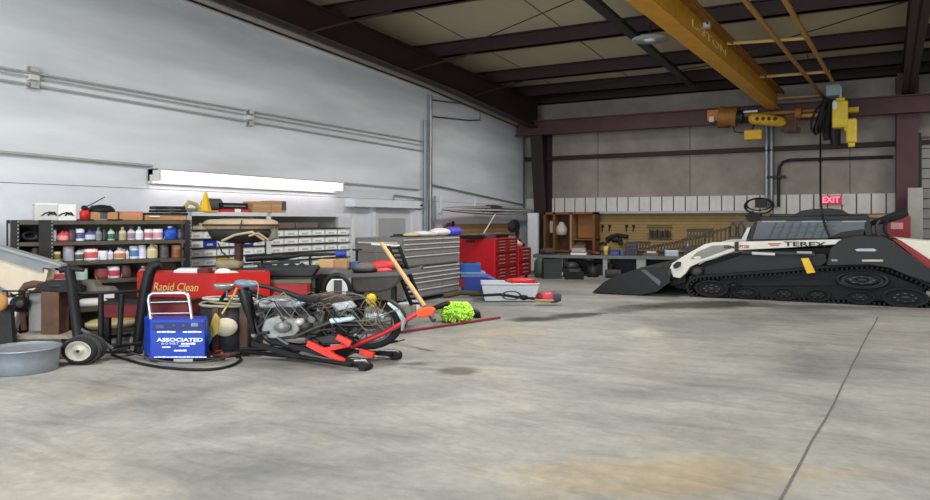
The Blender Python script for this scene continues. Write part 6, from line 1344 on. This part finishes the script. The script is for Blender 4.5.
for i, (pts, r) in enumerate((([(828,98),(824,106),(819,120),(816,130),(818,134)], .08), ([(831,99),(829,112),(826,128),(827,140)], .1), ([(834,102),(833,118),(834,136),(835,145)], .11), ([(836,110),(837,128),(837,145)], .09), ([(822,104),(815,112),(811,126),(814,133)], .035), ([(826,98),(822,112),(822,132)], .08))):
    MB().tube(smooth([E(a, b, 23.0-.03*i) for a, b in pts], 4), r, (black, rubber)[i % 2], 8).build('cable_loop', ho, wrld=True)
MB().tube(smooth([E(*p) for p in ((826,110,22.8),(821,128,22.7),(820.5,150,22),(820.5,190,19),(821,205,17.1),(824,222,16.95),(830,238,16.9))], 5), .028, black, 6).build('pendant_cable', ho, wrld=True)
MB().cyl(E(820.5,160,21.6), E(820.5,162,21.6), .05, black, 8).build('cable_clip', ho, wrld=True)
# dark tube track and high bay dome under the roof
MB2 = MB().box(-4.52, -4.3, 6, 23.6, 6.02, 6.12, dark)
o = MB2.build('ceiling_track', loc=(0,0,0)); tag(o, 'long dark track running under the roof left of the crane girder', 'track')
z = 5.78; p = rp(650, 39, z)
t = thing('high_bay_lamp', 'pale round dome lamp hanging under the roof left of the crane girder', 'lamp', p)
MB().lathe([(.40,-.02),(.395,.01),(.26,.05),(.1,.10),(.0,.11)], M('dome_pale', srgb(150,155,156), .45, var=.05), 28).build('dome', t)
MB().lathe([(0,-.015),(.16,-.015),(.39,-.018)], M('dome_glass', srgb(150,156,156), .3), 28).build('lens', t); MB().lathe([(0,-.05),(.1,-.045),(.14,-.016)], white, 16).build('bulb', t)
MB().cyl((0,0,.10),(0,0,.75),.02,dark,6).build('stem', t)
p = at(707, 24, 14.2)
tag(MB().box(-.06,.06,-.06,.06,-.08,.05,offwhite).cyl((0,0,.0),(.02,-.07,.0),.025,dark,8).build('limit_switch', loc=p), 'small white switch box on the upper flange of the crane girder', 'switch box')
# ---------- camera, light ----------
cam = bpy.data.cameras.new('camera'); co = bpy.data.objects.new('camera', cam); COL.objects.link(co)
cam.sensor_width = 36; cam.lens = F_PX/930*36; cam.shift_y = -30/930; cam.clip_end = 200
co.location = (0, 0, H); co.rotation_euler = (pi/2, 0, YAW); S.camera = co
def area(name, loc, rot, sx, sy, e, c=(1,1,1), spread=180):
    l = bpy.data.lights.new(name, 'AREA'); l.shape = 'RECTANGLE'; l.size = sx; l.size_y = sy; l.energy = e; l.color = c; l.spread = R(spread)
    o = bpy.data.objects.new(name, l); COL.objects.link(o); o.location = loc; o.rotation_euler = rot; return o
# daylight through the open door behind the camera
area('door_daylight', (-2.2, -7.9, 3.1), (R(96), 0, 0), 14, 5.4, 2300, (.80, .90, 1.0))
# high bay lamps under the roof
for x, y, e in ((-6.5, 3.0, 300), (2.5, 3.0, 240), (-4.5, 9.0, 300), (4.5, 9.0, 290), (-5.5, 15.8, 200), (4.5, 15.8, 220), (-6.5, 20.5, 130), (3.5, 21.5, 130)):
    area('high_bay_light', (x, y, 5.6), (0, 0, 0), 1.0, 1.0, e, (1.0, .98, .95))
w = bpy.data.worlds.new('sky'); S.world = w; w.use_nodes = True
w.node_tree.nodes['Background'].inputs[0].default_value = (.75, .85, 1, 1); w.node_tree.nodes['Background'].inputs[1].default_value = .5
S.view_settings.view_transform = 'Standard'; S.view_settings.look = 'None'; S.view_settings.exposure = 0.0; S.view_settings.gamma = 1
S.view_settings.use_curve_mapping = False
S.cycles.use_denoising = True; S.cycles.max_bounces = 6; S.cycles.diffuse_bounces = 4
